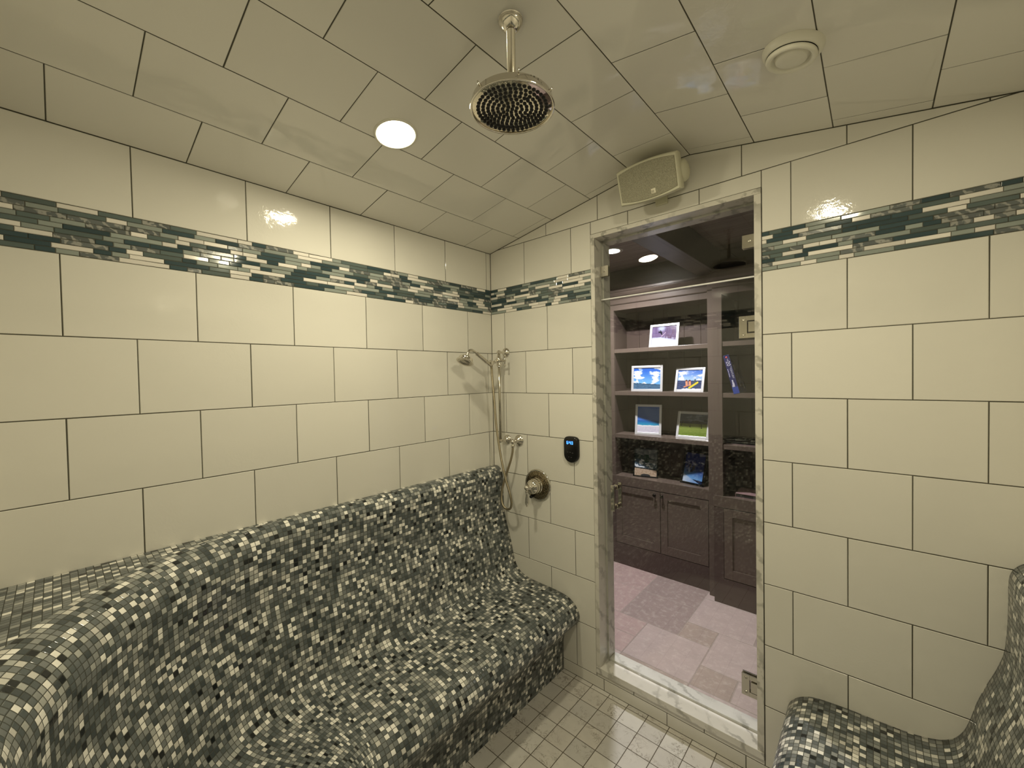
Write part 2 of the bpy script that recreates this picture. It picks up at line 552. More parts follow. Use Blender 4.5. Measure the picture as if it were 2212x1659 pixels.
SLOTS = [GROUT, TILE] + STRIPS
def prism(bm, poly, to3, h0, h1, mi=0):
    a = [bm.verts.new(to3(p[0], p[1], h0)) for p in poly]; b = [bm.verts.new(to3(p[0], p[1], h1)) for p in poly]
    n = len(poly)
    for k in range(n):
        bm.faces.new([a[k], a[(k + 1) % n], b[(k + 1) % n], b[k]]).material_index = mi
    bm.faces.new(a[::-1]).material_index = mi; bm.faces.new(b).material_index = mi

GD = -0.0013   # grout face depth
# left wall  (u = y, v = z, face x=0)
bm = nb()
t3 = lambda u, v, h: Vector((h, u, v))
wall_tiles(bm, -D, 0.0, -0.20707 - 7 * TW, -0.0377 - 7 * TW, t3, halves=[(0, 1, Z0C)])
prism(bm, [(-D - 0.1, -0.05), (0.0, -0.05), (0.0, Z0C + 0.03), (-D - 0.1, Z0C + 0.03)], t3, -0.1, GD)
struct('wall_left', bm, SLOTS)
# right wall
bm = nb()
t3 = lambda u, v, h: Vector((W - h, u, v))
wall_tiles(bm, -D, 0.0, -0.20707 - 7 * TW, -0.0377 - 7 * TW, t3, halves=[(0, 1, ceil_z(W))])
prism(bm, [(-D - 0.1, -0.05), (0.0, -0.05), (0.0, Z0C + 0.03), (-D - 0.1, Z0C + 0.03)], t3, -0.1, GD)
struct('wall_right', bm, SLOTS)
# back wall (behind the camera)
HV = [(0, 1, ZF), (-SL, 1, Z0C), (SL, 1, ZF + SL * XR)]
bm = nb()
t3 = lambda u, v, h: Vector((u, -D + h, v))
wall_tiles(bm, 0.0, W, 0.11635 - TW, 0.28505 - TW, t3, halves=HV)
prism(bm, [(0, -0.05), (W, -0.05), (W, ceil_z(W)), (XR, ZF), (XL, ZF), (0, Z0C)], t3, -0.1, GD)
struct('wall_back', bm, SLOTS)
# door wall
bm = nb()
t3 = lambda u, v, h: Vector((u, -h, v))
wall_tiles(bm, 0.0, W, 0.11635 - TW, 0.28505 - TW, t3, hole=(HX0, HX1, HZ0, HZ1), halves=HV)
for pl in ([(-0.1, -0.05), (HX0, -0.05), (HX0, HZ1), (-0.1, HZ1)], [(HX1, -0.05), (W + 0.1, -0.05), (W + 0.1, HZ1), (HX1, HZ1)],
           [(HX0, -0.05), (HX1, -0.05), (HX1, HZ0), (HX0, HZ0)], [(-0.1, HZ1), (W + 0.1, HZ1), (W + 0.1, 2.75), (-0.1, 2.75)]):
    prism(bm, pl, t3, -0.14, GD)
struct('wall_front', bm, SLOTS)

# ceiling: three flat facets, courses run along y
bm = nb()
courses = [(0, 0.2455), (0.2455, 0.4985), (0.4985, 0.747), (0.747, XL), (XL, XR), (XR, 1.505), (1.505, 1.7565), (1.7565, 2.0085), (2.0085, W)]
for ci, (a, b) in enumerate(courses):
    if b <= XL: nrm = Vector((SL, 0, -1)).normalized()
    elif a >= XR: nrm = Vector((-SL, 0, -1)).normalized()
    else: nrm = Vector((0, 0, -1))
    t3 = lambda u, v, h, nrm=nrm, a=a, b=b: Vector((u, v, ceil_z(a) + (ceil_z(b) - ceil_z(a)) * (u - a) / (b - a))) + nrm * h
    off = (-0.224 if ci % 2 == 0 else -0.0525)
    k = -8
    while off + k * TW < 0:
        y0, y1 = max(-D, off + k * TW), min(0.0, off + (k + 1) * TW)
        if y1 - y0 > 0.004: lay(bm, [(a, y0), (b, y0), (b, y1), (a, y1)], t3, 1)
        k += 1
prof = [(0 - 0.1, Z0C - 0.1 * SL), (XL, ZF), (XR, ZF), (W + 0.1, ceil_z(W) - 0.1 * SL)]
t3 = lambda u, v, h: Vector((u, h, v))
up = [(u, v + 0.0013) for u, v in prof] + [(u, v + 0.08) for u, v in prof[::-1]]
prism(bm, up, t3, 0.0, -D - 0.1)
struct('ceiling', bm, SLOTS)

# floor
bm = nb(); box(bm, -0.05, W + 0.05, -D - 0.05, 0.0, -0.05, 0.0)
struct('floor', bm, FLOOR)

# ------------------------------------------------------------------ benches
PROF = [(0.0, 1.1105), (0.018, 1.1105), (0.036, 1.1085), (0.0515, 1.1010), (0.065, 1.0860), (0.0745, 1.0660), (0.0785, 1.0350),
        (0.0785, 0.9950), (0.0790, 0.9400), (0.0815, 0.8750), (0.0870, 0.8150), (0.1010, 0.7600), (0.1200, 0.7040), (0.1410, 0.6350), (0.1550, 0.5730),
        (0.1700, 0.5250), (0.1930, 0.4880), (0.2300, 0.4640), (0.2900, 0.4500), (0.3700, 0.4460), (0.4500, 0.4450), (0.5250, 0.4400), (0.5720, 0.4300),
        (0.6080, 0.4080), (0.6320, 0.3780), (0.6420, 0.3450), (0.6360, 0.3180), (0.6150, 0.2900), (0.5800, 0.2550), (0.5500, 0.2200), (0.5340, 0.1850), (0.5300, 0.1400), (0.5300, 0.0)]
PP = [(p.x, p.y) for p in catmull([(a, b, 0) for a, b in PROF], 4)]
def bench(name, frames, label, planar=False):
    """frames: list of (fn(d)->(x,y), u) sections swept along the wall"""
    bm = nb(); uvl = bm.loops.layers.uv.new('UVMap')
    vs = [0.0]
    for i in range(1, len(PP)): vs.append(vs[-1] + math.hypot(PP[i][0] - PP[i - 1][0], PP[i][1] - PP[i - 1][1]))
    rows = []
    for fn, u in frames:
        rows.append([bm.verts.new(fn(d, z, j)) for j, (d, z) in enumerate(PP)])
    # v runs along each section, measured from the back panel upward so the chips keep their size
    V = []
    for rw in rows:
        v = list(vs)
        for j in range(29, -1, -1): v[j] = v[j + 1] - (rw[j + 1].co - rw[j].co).length
        V.append(v)
    for i in range(len(rows) - 1):
        for j in range(len(PP) - 1):
            vv = [rows[i][j], rows[i + 1][j], rows[i + 1][j + 1], rows[i][j + 1]]
            if len({tuple(round(c, 6) for c in v.co) for v in vv}) < 3: continue
            f = bm.faces.new(vv); f.smooth = True
            for lp, (uu, v_) in zip(f.loops, ((frames[i][1], V[i][j]), (frames[i + 1][1], V[i + 1][j]), (frames[i + 1][1], V[i + 1][j + 1]), (frames[i][1], V[i][j + 1]))):
                lp[uvl].uv = (-lp.vert.co.y, lp.vert.co.x) if (planar and PP[j + 1][0] < 0.0185) else (uu, v_)
    for rw, fr in ((rows[0], frames[0]), (rows[-1], frames[-1])):
        foot = bm.verts.new(fr[0](0.0, 0.0, 0))
        f = bm.faces.new(rw + [foot])
        for lp in f.loops: lp[uvl].uv = (lp.vert.co.y + lp.vert.co.x, lp.vert.co.z)
    bmesh.ops.recalc_face_normals(bm, faces=bm.faces)
    o = obj(name, bm, BENCH)
    tag(o, label, 'bench')
    return o
RC = 0.85
fr = []
n = 24
for i in range(n + 1):
    y = -0.001 - (D - RC - 0.001) * i / n
    fr.append(((lambda d, z, j, y=y: (d + 0.0005, y, z)), -y))
u0 = D - RC; rs = RC - 0.079
for i in range(1, 25):
    th = (PI / 2) * i / 24
    dx, dy = -math.cos(th), -math.sin(th)
    wgt = min(1, th / 0.6); wgt *= min(1, (PI / 2 - th) / 0.3); wgt = wgt * wgt * (3 - 2 * wgt)
    def fn(d, z, j, dx=dx, dy=dy, wgt=wgt):
        cx, cy = RC, -D + RC
        def soft(d, z, j):                            # the back rolls over more softly inside the corner
            if j >= 30: return d, z
            t = max(0.0, (j - 4) / 26.0) * PI / 2
            return d + wgt * (-0.045 + 0.1245 * math.sin(t) - d), z + wgt * (0.975 + 0.1355 * math.cos(t) - z)
        if j < 4:                                     # the ledge fills out to the square room corner
            k = min(RC / max(abs(dx), 1e-6), RC / max(abs(dy), 1e-6))
            r1 = RC - soft(PP[4][0], PP[4][1], 4)[0]
            r = k + (r1 - k) * (j / 4.0)
        else:
            d, z = soft(d, z, j); r = RC - d
        return (max(cx + dx * r, 0.0005), max(cy + dy * r, -D + 0.0005), z)
    fr.append((fn, u0 + rs * th))
u1 = u0 + rs * PI / 2
for i in range(1, 9):
    x = RC + (1.56 - RC) * i / 8
    fr.append(((lambda d, z, j, x=x: (x, -D + d + 0.0005, z)), u1 + (x - RC)))
bench('tiled_bench', fr, 'long grey-green glass mosaic bench curving along the left wall', True)
fr = []
for i in range(33):
    y = -0.001 - (D - 0.002) * i / 32
    fr.append(((lambda d, z, j, y=y: (W - d - 0.0005, y, z)), -y + 3.003))
bench('tiled_bench', fr, 'mosaic bench at the lower right, against the right wall')

# ------------------------------------------------------------------ recessed lights
def recessed(x, y, label):
    zc = ceil_z(x)
    s = SL if x < XL else -SL
    nrm = Vector((s, 0, -1)).normalized()
    o = Vector((x, y, zc))
    r = thing('recessed_light', label, 'ceiling light', tuple(o), 'recessed lights of the steam room ceiling')
    bm = nb()
    lathe(bm, o, nrm, [(0.0785, 0.0), (0.0785, 0.002), (0.075, 0.004), (0.069, 0.0035), (0.0655, 0.001), (0.0655, 0.0)], 48, cap=False)
    obj('trim_ring', bm, WHITEP, r)
    bm = nb()
    lathe(bm, o, nrm, [(0.0655, 0.0010), (0.04, 0.0016), (0.0, 0.0018)], 48, cap=False)
    obj('lens', bm, LAMP, r)
LAMP = m_emit('warm_lamp_lens', (1.0, 0.905, 0.635), 262.0)
recessed(0.5586, -1.0513, 'glowing recessed light in the ceiling left of the rain shower')
recessed(2 * 1.126 - 0.5586, -1.0513, 'second recessed light, above the frame, right of the rain shower')

# ------------------------------------------------------------------ rain shower
RX, RY = 1.127, -1.053
r = thing('rain_shower', 'large round nickel rain shower head hanging from the tiled ceiling', 'shower head', (RX, RY, ZF))
bm = nb(); lathe(bm, (RX, RY, ZF), (0, 0, -1), [(0.0335, 0.0), (0.0335, 0.006), (0.031, 0.012), (0.024, 0.021), (0.017, 0.027), (0.0135, 0.029)], 40)
obj('flange', bm, NICKEL, r)
bm = nb(); lathe(bm, (RX, RY, ZF - 0.02), (0, 0, -1), [(0.0115, 0.0), (0.0115, 0.17)], 32)
obj('drop_arm', bm, NICKELB, r)
bm = nb(); lathe(bm, (RX, RY, ZF - 0.185), (0, 0, -1), [(0.0115, 0), (0.0115, 0.006), (0.014, 0.009), (0.014, 0.016), (0.0105, 0.02), (0.0105, 0.03), (0.017, 0.036)], 32)
obj('ball_joint', bm, NICKEL, r)
ZB = 2.4205
bm = nb(); lathe(bm, (RX, RY, ZB), (0, 0, 1), [(0.1090, 0.004), (0.1105, 0.0), (0.1150, 0.0), (0.116, 0.002), (0.1145, 0.006), (0.1115, 0.010), (0.1105, 0.022), (0.105, 0.026), (0.05, 0.031), (0.02, 0.034), (0.012, 0.036)], 64)
for a in (20, 140, 260, 320):
    tube(bm, [(RX + 0.109 * math.cos(math.radians(a)), RY + 0.109 * math.sin(math.radians(a)), ZB + 0.022), (RX + 0.113 * math.cos(math.radians(a)), RY + 0.113 * math.sin(math.radians(a)), ZB + 0.031)], 0.0022, 8)
obj('head_body', bm, NICKEL, r)
bm = nb(); lathe(bm, (RX, RY, ZB + 0.0035), (0, 0, -1), [(0.1093, 0.0), (0.1075, 0.001), (0.0, 0.001)], 64, cap=False)
def nozzles(bm, c, ax, R, pitch, rad, h, mi):
    """concentric rings of rubber nozzles"""
    M = axis_matrix(c, ax); k = 0
    while k * pitch < R:
        cnt = 1 if k == 0 else max(6, int(2 * PI * k * pitch / pitch))
        for i in range(cnt):
            a = 2 * PI * i / cnt + 0.13 * k
            p = M @ Vector((k * pitch * math.cos(a), k * pitch * math.sin(a), 0))
            lathe(bm, p, ax, [(rad, 0.0), (rad * 0.92, h * 0.6), (rad * 0.6, h), (0, h)], 10, mi)
        k += 1
nozzles(bm, (RX, RY, ZB + 0.0026), (0, 0, -1), 0.1, 0.0134, 0.0054, 0.004, 1)
obj('spray_face', bm, [m_metal('mirror_nickel', (0.9, 0.87, 0.8), 0.03), RUBBER], r, label='polished face dotted with black rubber nozzles')

# ------------------------------------------------------------------ steam outlet / vent
VX, VY = 1.70, -0.522
VN = Vector((-SL, 0, -1)).normalized(); VO = Vector((VX, VY, ceil_z(VX)))
r = thing('exhaust_valve', 'round white plastic exhaust vent on the ceiling at the upper right', 'vent', tuple(VO))
bm = nb(); lathe(bm, VO, VN, [(0.0735, 0.0), (0.0735, 0.004), (0.071, 0.012), (0.0665, 0.019), (0.0625, 0.021), (0.060, 0.019), (0.058, 0.004)], 48, cap=False)
obj('collar', bm, WHITEP, r)
bm = nb(); lathe(bm, VO, VN, [(0.059, 0.003), (0.0, 0.003)], 48, cap=False)
obj('throat', bm, DARKGAP, r, label='dark gap around the valve disc')
bm = nb(); lathe(bm, VO, VN, [(0.02, 0.0), (0.02, 0.016), (0.052, 0.019), (0.0605, 0.022), (0.0615, 0.026), (0.0595, 0.031), (0.056, 0.0330), (0.051, 0.0325), (0.0475, 0.0285), (0.0445, 0.0210), (0.0425, 0.0205), (0.0405, 0.0225), (0.0385, 0.0285), (0.035, 0.0315), (0.02, 0.0325), (0.0, 0.033)], 48, cap=False)
obj('valve_disc', bm, WHITEP, r)

# ------------------------------------------------------------------ loudspeaker
SPC = Vector((1.1294, -0.17, 2.5323)); PIT = 0.3374
r = thing('loudspeaker', 'off-white loudspeaker tilted down above the doorway, under the ceiling', 'speaker', (1.1294, 0, 2.55))
MS = Matrix.Translation(SPC) @ Matrix.Rotation(PIT, 4, 'X')
def outline(w, h, bulge, n=14, rc=0.012):
    pts = []
    for i in range(n + 1):
        t = i / n; x = -w / 2 + w * t
        pts.append((x, h / 2 + bulge * (1 - (2 * t - 1) ** 2)))
    for i in range(n + 1):
        t = i / n; x = w / 2 - w * t
        pts.append((x, -h / 2 - bulge * (1 - (2 * t - 1) ** 2)))
    return pts
secs = [(0.261, 0.136, 0.0110, 0.0), (0.270, 0.144, 0.0115, 0.006), (0.272, 0.146, 0.012, 0.014), (0.262, 0.140, 0.012, 0.06), (0.215, 0.112, 0.016, 0.105), (0.17, 0.092, 0.012, 0.135), (0.14, 0.075, 0.008, 0.142)]
bm = nb(); rings = []
for w, h, b, y in secs:
    rings.append([bm.verts.new(MS @ Vector((x, y, z))) for x, z in outline(w, h, b)])
for a, b in zip(rings, rings[1:]):
    m = len(a)
    for i in range(m):
        f = bm.faces.new([a[i], a[(i + 1) % m], b[(i + 1) % m], b[i]]); f.smooth = True
bm.faces.new(rings[0]); bm.faces.new(rings[-1][::-1])
bmesh.ops.recalc_face_normals(bm, faces=bm.faces)
obj('cabinet', bm, SPKB, r, smooth=50)
bm = nb(); ra = [bm.verts.new(MS @ Vector((x, 0.001, z))) for x, z in outline(0.250, 0.1185, 0.0155)]
rb = [bm.verts.new(MS @ Vector((x, -0.0035, z))) for x, z in outline(0.247, 0.1160, 0.0150)]
m = len(ra)
for i in range(m): bm.faces.new([ra[i], ra[(i + 1) % m], rb[(i + 1) % m], rb[i]])
bm.faces.new(rb); bmesh.ops.recalc_face_normals(bm, faces=bm.faces)
def m_grille():
    t = NT('painted_mesh_grille'); t.set(Base_Color=(*lin((0.60, 0.585, 0.50)), 1), Roughness=0.55)
    vo = t.n('ShaderNodeTexVoronoi'); vo.inputs['Scale'].default_value = 420; t.l(t.coord(), vo.inputs['Vector'])
    c = t.ramp(vo.outputs[0], [(0.25, lin((0.42, 0.41, 0.34))), (0.5, lin((0.62, 0.605, 0.52)))])
    t.inp('Base Color', c)
    return t.m
obj('grille', bm, m_grille(), r, label='darker perforated grille')
bm = nb(); box(bm, 0.0135, 0.0335, -0.0055, -0.0033, -0.0595, -0.0395, 0.001, M=MS)
t = nb()
for (x0, x1, z0, z1) in ((0.0155, 0.0185, -0.057, -0.0465), (0.0195, 0.0225, -0.057, -0.0465), (0.0235, 0.0265, -0.057, -0.0465)):
    box(bm, x0, x1, -0.0058, -0.0054, z0, z1, mi=1, M=MS)
t.free()
obj('badge', bm, [simple('badge_cream', (0.90, 0.88, 0.80), 0.35), simple('badge_mark', (0.70, 0.68, 0.60), 0.4)], r, label='small pale square badge')
for s in (-1, 1):
    bm = nb()
    M2 = MS @ Matrix.Translation((s * 0.118, 0.088, 0))
    lathe(bm, M2 @ Vector((0, 0, 0)), MS.to_3x3() @ Vector((s, 0, 0)), [(0.044, 0.0), (0.046, 0.012), (0.040, 0.022), (0.026, 0.028), (0.0, 0.029)], 32)
    obj('pivot_cap', bm, SPKB, r)
bm = nb()
box(bm, SPC.x - 0.028, SPC.x + 0.028, -0.0135, 0.0, 2.475, 2.575, 0.003)
tube(bm, [(SPC.x, -0.012, 2.525), (SPC.x, -0.05, 2.5)], 0.014, 14)
obj('wall_bracket', bm, SPKB, r)

# ------------------------------------------------------------------ door surround, glass
r = thing('trim_1', None, None, (1.1375, 0, 0), kind='structure')
bm = nb(); box(bm, 0.7465, 0.769, -0.004, 0.146, 0.1185, 2.4075, 0.0012); box(bm, 0.7690, 0.778, 0.078, 0.146, 0.1185, 2.4075, 0.001)
obj('jamb', bm, MARBLE, r)
bm = nb(); box(bm, 1.5035, 1.5285, -0.004, 0.146, 0.1185, 2.4075, 0.0012); box(bm, 1.4945, 1.5035, 0.078, 0.146, 0.1185, 2.4075, 0.001)
obj('jamb', bm, MARBLE, r)
bm = nb(); box(bm, 0.7465, 1.5285, -0.004, 0.146, 2.408, 2.4295, 0.0012); box(bm, 0.7785, 1.494, 0.078, 0.146, 2.399, 2.408, 0.001)
obj('head', bm, MARBLE, r)
bm = nb(); box(bm, 0.7465, 1.5285, -0.007, 0.150, 0.0855, 0.118, 0.002); box(bm, 0.7785, 1.494, 0.080, 0.150, 0.1175, 0.130, 0.003)
obj('sill', bm, SILLM, r)

GY0, GY1 = 0.061, 0.071
r = thing('window_1', None, None, (1.136, GY0, 2.09), kind='structure')
bm = nb(); box(bm, 0.771, 1.5015, GY0, GY1, 2.095, 2.406)
obj('glass_pane', bm, GLASS, r)
bm = nb(); box(bm, 0.771, 1.5015, GY0 - 0.0005, GY1 + 0.0005, 2.0890, 2.0950)  # added white strip: bright reflection along the glass edges, drawn as solid colour
obj('edge_glint', bm, simple('white_edge_glint', (0.93, 0.93, 0.93), 0.25), r)
def clip(x0, x1):
    bm = nb()
    for y0, y1 in ((GY0 - 0.006, GY0), (GY1, GY1 + 0.006)):
        box(bm, x0, x1, y0, y1, 2.2135, 2.2705, 0.0015)
    lathe(bm, ((x0 + x1) / 2, GY0 - 0.006, 2.242), (0, -1, 0), [(0.0065, 0), (0.0065, 0.001), (0.003, 0.0012), (0.0022, 0.0002), (0, 0.0002)], 16)
    obj('glass_clip', bm, NICKELB, r)
clip(1.4475, 1.5034); clip(0.7692, 0.817)
r = thing('door_1', None, None, (1.136, GY0, 0.13), kind='structure')
bm = nb(); box(bm, 0.772, 1.5005, GY0, GY1, 0.134, 2.088)
obj('glass_pane', bm, GLASS, r)
def hinge(z0, z1):
    bm = nb(); zm = (z0 + z1) / 2
    for y0, y1 in ((GY0 - 0.007, GY0), (GY1, GY1 + 0.0065)):
        box(bm, 1.4335, 1.4645, y0, y1, z0, z1, 0.0015)
        box(bm, 1.4635, 1.5033, y0, y1, z0, zm - 0.026, 0.0015); box(bm, 1.4635, 1.5033, y0, y1, zm + 0.026, z1, 0.0015)
        box(bm, 1.4695, 1.5034, y0 - 0.004 if y0 < GY0 else y0, y1, zm - 0.0225, zm + 0.0225, 0.0015)
    for zz in (z0 + 0.016, z1 - 0.016):
        lathe(bm, (1.451, GY0 - 0.007, zz), (0, -1, 0), [(0.006, 0), (0.006, 0.001), (0.003, 0.0012), (0.0022, 0.0002), (0, 0.0002)], 16)
    obj('hinge', bm, NICKELB, r)
hinge(1.834, 1.929); hinge(0.284, 0.379)
bm = nb(); hx = 0.842
for s, y0, y1 in ((-1, GY0 - 0.036, GY0), (1, GY1, GY1 + 0.036)):
    yb = y0 if s < 0 else y1
    for z in (0.989, 1.091):
        box(bm, hx - 0.0095, hx + 0.0095, y0, y1, z - 0.0085, z + 0.0085, 0.002)
        box(bm, hx - 0.013, hx + 0.013, *( (GY0 - 0.004, GY0) if s < 0 else (GY1, GY1 + 0.004)), z - 0.012, z + 0.012, 0.001)
    box(bm, hx - 0.0105, hx + 0.0105, yb - 0.005, yb + 0.005, 0.972, 1.108, 0.002)
obj('pull_handle', bm, NICKEL, r)

# ------------------------------------------------------------------ hand shower on slide bar
BX, BY = 0.124, -0.066
r = thing('slide_bar', 'nickel slide bar with ball ends on the door wall near the corner', 'shower bar', (BX, 0, 1.29))
bm = nb(); tube(bm, [(BX, BY, 1.2885), (BX, BY, 1.838)], 0.0085, 20)
obj('bar', bm, NICKELB, r)
for z in (1.8405, 1.2885):
    bm = nb()
    lathe(bm, (BX, 0, z), (0, -1, 0), [(0.0295, 0.0), (0.0295, 0.004), (0.026, 0.009), (0.019, 0.013), (0.012, 0.018), (0.0085, 0.026), (0.0085, 0.05), (0.011, 0.056), (0.008, 0.06)], 32)
    ball(bm, (BX, BY, z), 0.0135)
    obj('bar_mount', bm, NICKEL, r)
bm = nb()
lathe(bm, (BX, BY, 1.752), (0, 0, 1), [(0.012, 0.0), (0.0165, 0.006), (0.0165, 0.016), (0.0125, 0.022), (0.0185, 0.032), (0.0185, 0.048), (0.0125, 0.056), (0.0115, 0.068)], 28)
tube(bm, [(BX, BY - 0.014, 1.786), (BX, BY - 0.03, 1.782), (BX, -0.126, 1.772)], [0.0095, 0.0075, 0.0065], 14)
ball(bm, (BX, BY - 0.030, 1.782), 0.0115)
lathe(bm, (BX, -0.118, 1.7725), (0, -1, 0.1), [(0.007, 0), (0.014, 0.006), (0.0165, 0.014), (0.0165, 0.026), (0.0145, 0.032)], 22)
tube(bm, [(BX + 0.012, BY, 1.786), (BX + 0.045, BY + 0.004, 1.787)], 0.0062, 12)
tube(bm, [(BX + 0.046, BY + 0.004, 1.815), (BX + 0.046, BY + 0.004, 1.760)], 0.0042, 12)
ball(bm, (BX + 0.046, BY + 0.004, 1.816), 0.0068); ball(bm, (BX + 0.046, BY + 0.004, 1.759), 0.0068); ball(bm, (BX + 0.046, BY + 0.004, 1.787), 0.0085)
obj('slider', bm, NICKEL, r)

r = thing('hand_shower', 'nickel hand shower head resting in the slide bar cradle', 'hand shower', (BX, -0.15, 1.77))
bm = nb()
path = catmull([(BX, -0.1385, 1.7570), (BX, -0.152, 1.7655), (BX, -0.178, 1.7815), (BX, -0.215, 1.804), (BX, -0.252, 1.826), (BX, -0.273, 1.8385), (BX, -0.293, 1.8455), (BX, -0.311, 1.843), (BX, -0.3225, 1.832), (BX, -0.3285, 1.818)], 5)
rad = []
for p in path:
    if p.y > -0.176: rad.append(0.0085)
    elif p.y > -0.182: rad.append(0.0120)
    elif p.y > -0.246: rad.append(0.0108)
    elif p.y > -0.254: rad.append(0.0120)
    else: rad.append(0.0072)
tube(bm, path, rad, 18)
obj('handle', bm, NICKELB, r)
HA = Vector((0.06, -0.48, -0.87)).normalized(); HO = Vector((BX, -0.3285, 1.820))
bm = nb(); lathe(bm, HO, HA, [(0.0075, -0.004), (0.012, 0.0), (0.0125, 0.006), (0.010, 0.009), (0.017, 0.013), (0.030, 0.017), (0.0405, 0.025), (0.0425, 0.032), (0.0395, 0.036), (0.0455, 0.041), (0.0505, 0.047), (0.0505, 0.051), (0.047, 0.053), (0.043, 0.050)], 40)
obj('head_shell', bm, NICKEL, r)
bm = nb(); lathe(bm, HO + HA * 0.0500, HA, [(0.0432, 0.0), (0.040, 0.001), (0.031, 0.0012), (0.030, 0.003), (0.0, 0.0035)], 36, cap=False)
nozzles(bm, HO + HA * 0.0527, HA, 0.027, 0.0085, 0.0018, 0.0018, 1)
obj('spray_face', bm, [NICKELB, RUBBER], r, label='grey spray face with small nozzles')

# hose outlet elbow
OX = 0.221
r = thing('hose_outlet', 'round nickel wall outlet feeding the shower hose', 'water outlet', (OX, 0, 1.2913))
bm = nb(); lathe(bm, (OX, 0, 1.2913), (0, -1, 0), [(0.0345, 0.0), (0.0345, 0.004), (0.031, 0.009), (0.026, 0.011), (0.024, 0.016), (0.014, 0.020), (0.010, 0.026), (0.010, 0.05)], 36)
ball(bm, (OX, -0.060, 1.2913), 0.0155)
obj('flange', bm, NICKEL, r)
bm = nb(); lathe(bm, (OX, -0.060, 1.280), (0, 0, -1), [(0.008, 0.0), (0.0085, 0.006), (0.0125, 0.010), (0.0125, 0.020), (0.0095, 0.024)], 24)
obj('hose_nut', bm, NICKEL, r)
# hose: hangs from the handle, loops low and comes back up to the outlet
HP = [(0.124, -0.1385, 1.7570), (0.122, -0.130, 1.735), (0.1215, -0.127, 1.69), (0.125, -0.124, 1.62), (0.131, -0.122, 1.54), (0.137, -0.120, 1.44), (0.146, -0.116, 1.34),
      (0.1600, -0.112, 1.24), (0.176, -0.108, 1.15), (0.199, -0.104, 1.06), (0.2225, -0.098, 0.985), (0.2295, -0.092, 0.930), (0.2190, -0.088, 0.8925), (0.192, -0.086, 0.876),
      (0.1600, -0.086, 0.887), (0.1410, -0.084, 0.925), (0.1420, -0.080, 0.985), (0.1600, -0.074, 1.05), (0.1830, -0.068, 1.115), (0.2040, -0.063, 1.175), (0.2170, -0.060, 1.225), (0.2208, -0.060, 1.262)]
bm = nb(); tube(bm, catmull(HP, 8), 0.0071, 12)
tag(obj('shower_hose', bm, HOSE), 'flexible metal shower hose hanging in a low loop', 'hose')

# ------------------------------------------------------------------ mixing valve
VX2, VZ2 = 0.3640, 1.0370
r = thing('shower_valve', 'round engraved nickel shower valve with a lever handle', 'shower valve', (VX2, 0, VZ2))
bm = nb(); lathe(bm, (VX2, 0, VZ2), (0, -1, 0), [(0.0945, 0.0), (0.0955, 0.003), (0.093, 0.007), (0.088, 0.0085), (0.084, 0.0065)], 64)
obj('rim', bm, NICKEL, r)
bm = nb(); lathe(bm, (VX2, 0, VZ2), (0, -1, 0), [(0.0865, 0.004), (0.084, 0.0072), (0.062, 0.0095), (0.056, 0.0125), (0.052, 0.0095), (0.03, 0.010)], 64)
obj('escutcheon', bm, ENGR, r, label='engraved darker nickel plate')
bm = nb(); lathe(bm, (VX2, -0.008, VZ2), (0, -1, 0), [(0.046, 0.0), (0.049, 0.006), (0.047, 0.014), (0.0435, 0.017), (0.045, 0.022), (0.0445, 0.034), (0.041, 0.038), (0.0425, 0.043), (0.041, 0.052), (0.035, 0.062), (0.024, 0.069), (0.013, 0.072), (0.0105, 0.078), (0.0105, 0.092)], 44)
obj('hub', bm, NICKEL, r)
bm = nb(); ball(bm, (VX2 - 0.002, -0.104, VZ2 + 0.004), 0.0150)
lathe(bm, (VX2 - 0.002, -0.104, VZ2 - 0.006), (0, 0, -1), [(0.008, 0.0), (0.0065, 0.008), (0.0105, 0.013), (0.007, 0.018), (0.0060, 0.03), (0.0095, 0.055), (0.0115, 0.075), (0.009, 0.088), (0.0045, 0.093), (0.006, 0.098), (0.0, 0.102)], 22)
obj('lever', bm, NICKEL, r)
bm = nb(); lathe(bm, (VX2 - 0.028, -0.004, VZ2 - 0.068), (0, -1, 0), [(0.006, 0), (0.006, 0.02), (0.0095, 0.024), (0.0095, 0.034), (0.006, 0.037), (0, 0.038)], 20)
obj('diverter_knob', bm, BLKFR, r, label='small dark knob below the hub')

# ------------------------------------------------------------------ steam control
CX, CZ = 0.6120, 1.2775
r = thing('steam_control', 'small black oval steam control with a blue lit display', 'control panel', (CX, 0, CZ))
def ctrl_outline(w, h, n=16):
    pts = []
    for i in range(n + 1):                        # half-round foot
        a = PI + PI * i / n
        pts.append((w / 2 * math.cos(a), -h / 2 + w / 2 + w / 2 * math.sin(a)))
    hb = 0.030
    for i in range(n + 1):                        # flatter crown
        a = PI * i / n
        ca, sa = math.cos(a), math.sin(a)
        pts.append((w / 2 * math.copysign(abs(ca) ** 0.62, ca), h / 2 - hb + hb * abs(sa) ** 0.8))
    return pts
bm = nb(); rr = []
for ins, y in ((0, 0.0), (0, -0.014), (0.0025, -0.0195), (0.006, -0.0215)):
    rr.append([bm.verts.new((CX + x, y, CZ + z)) for x, z in ctrl_outline(0.0925 - 2 * ins, 0.146 - 2 * ins)])
for a, b in zip(rr, rr[1:]):
    m = len(a)
    for i in range(m):
        f = bm.faces.new([a[i], a[(i + 1) % m], b[(i + 1) % m], b[i]]); f.smooth = True
bm.faces.new(rr[-1]); bm.faces.new(rr[0][::-1])
bmesh.ops.remove_doubles(bm, verts=bm.verts, dist=1e-5); bmesh.ops.recalc_face_normals(bm, faces=bm.faces)
obj('housing', bm, BLACK, r, smooth=60)
bm = nb()
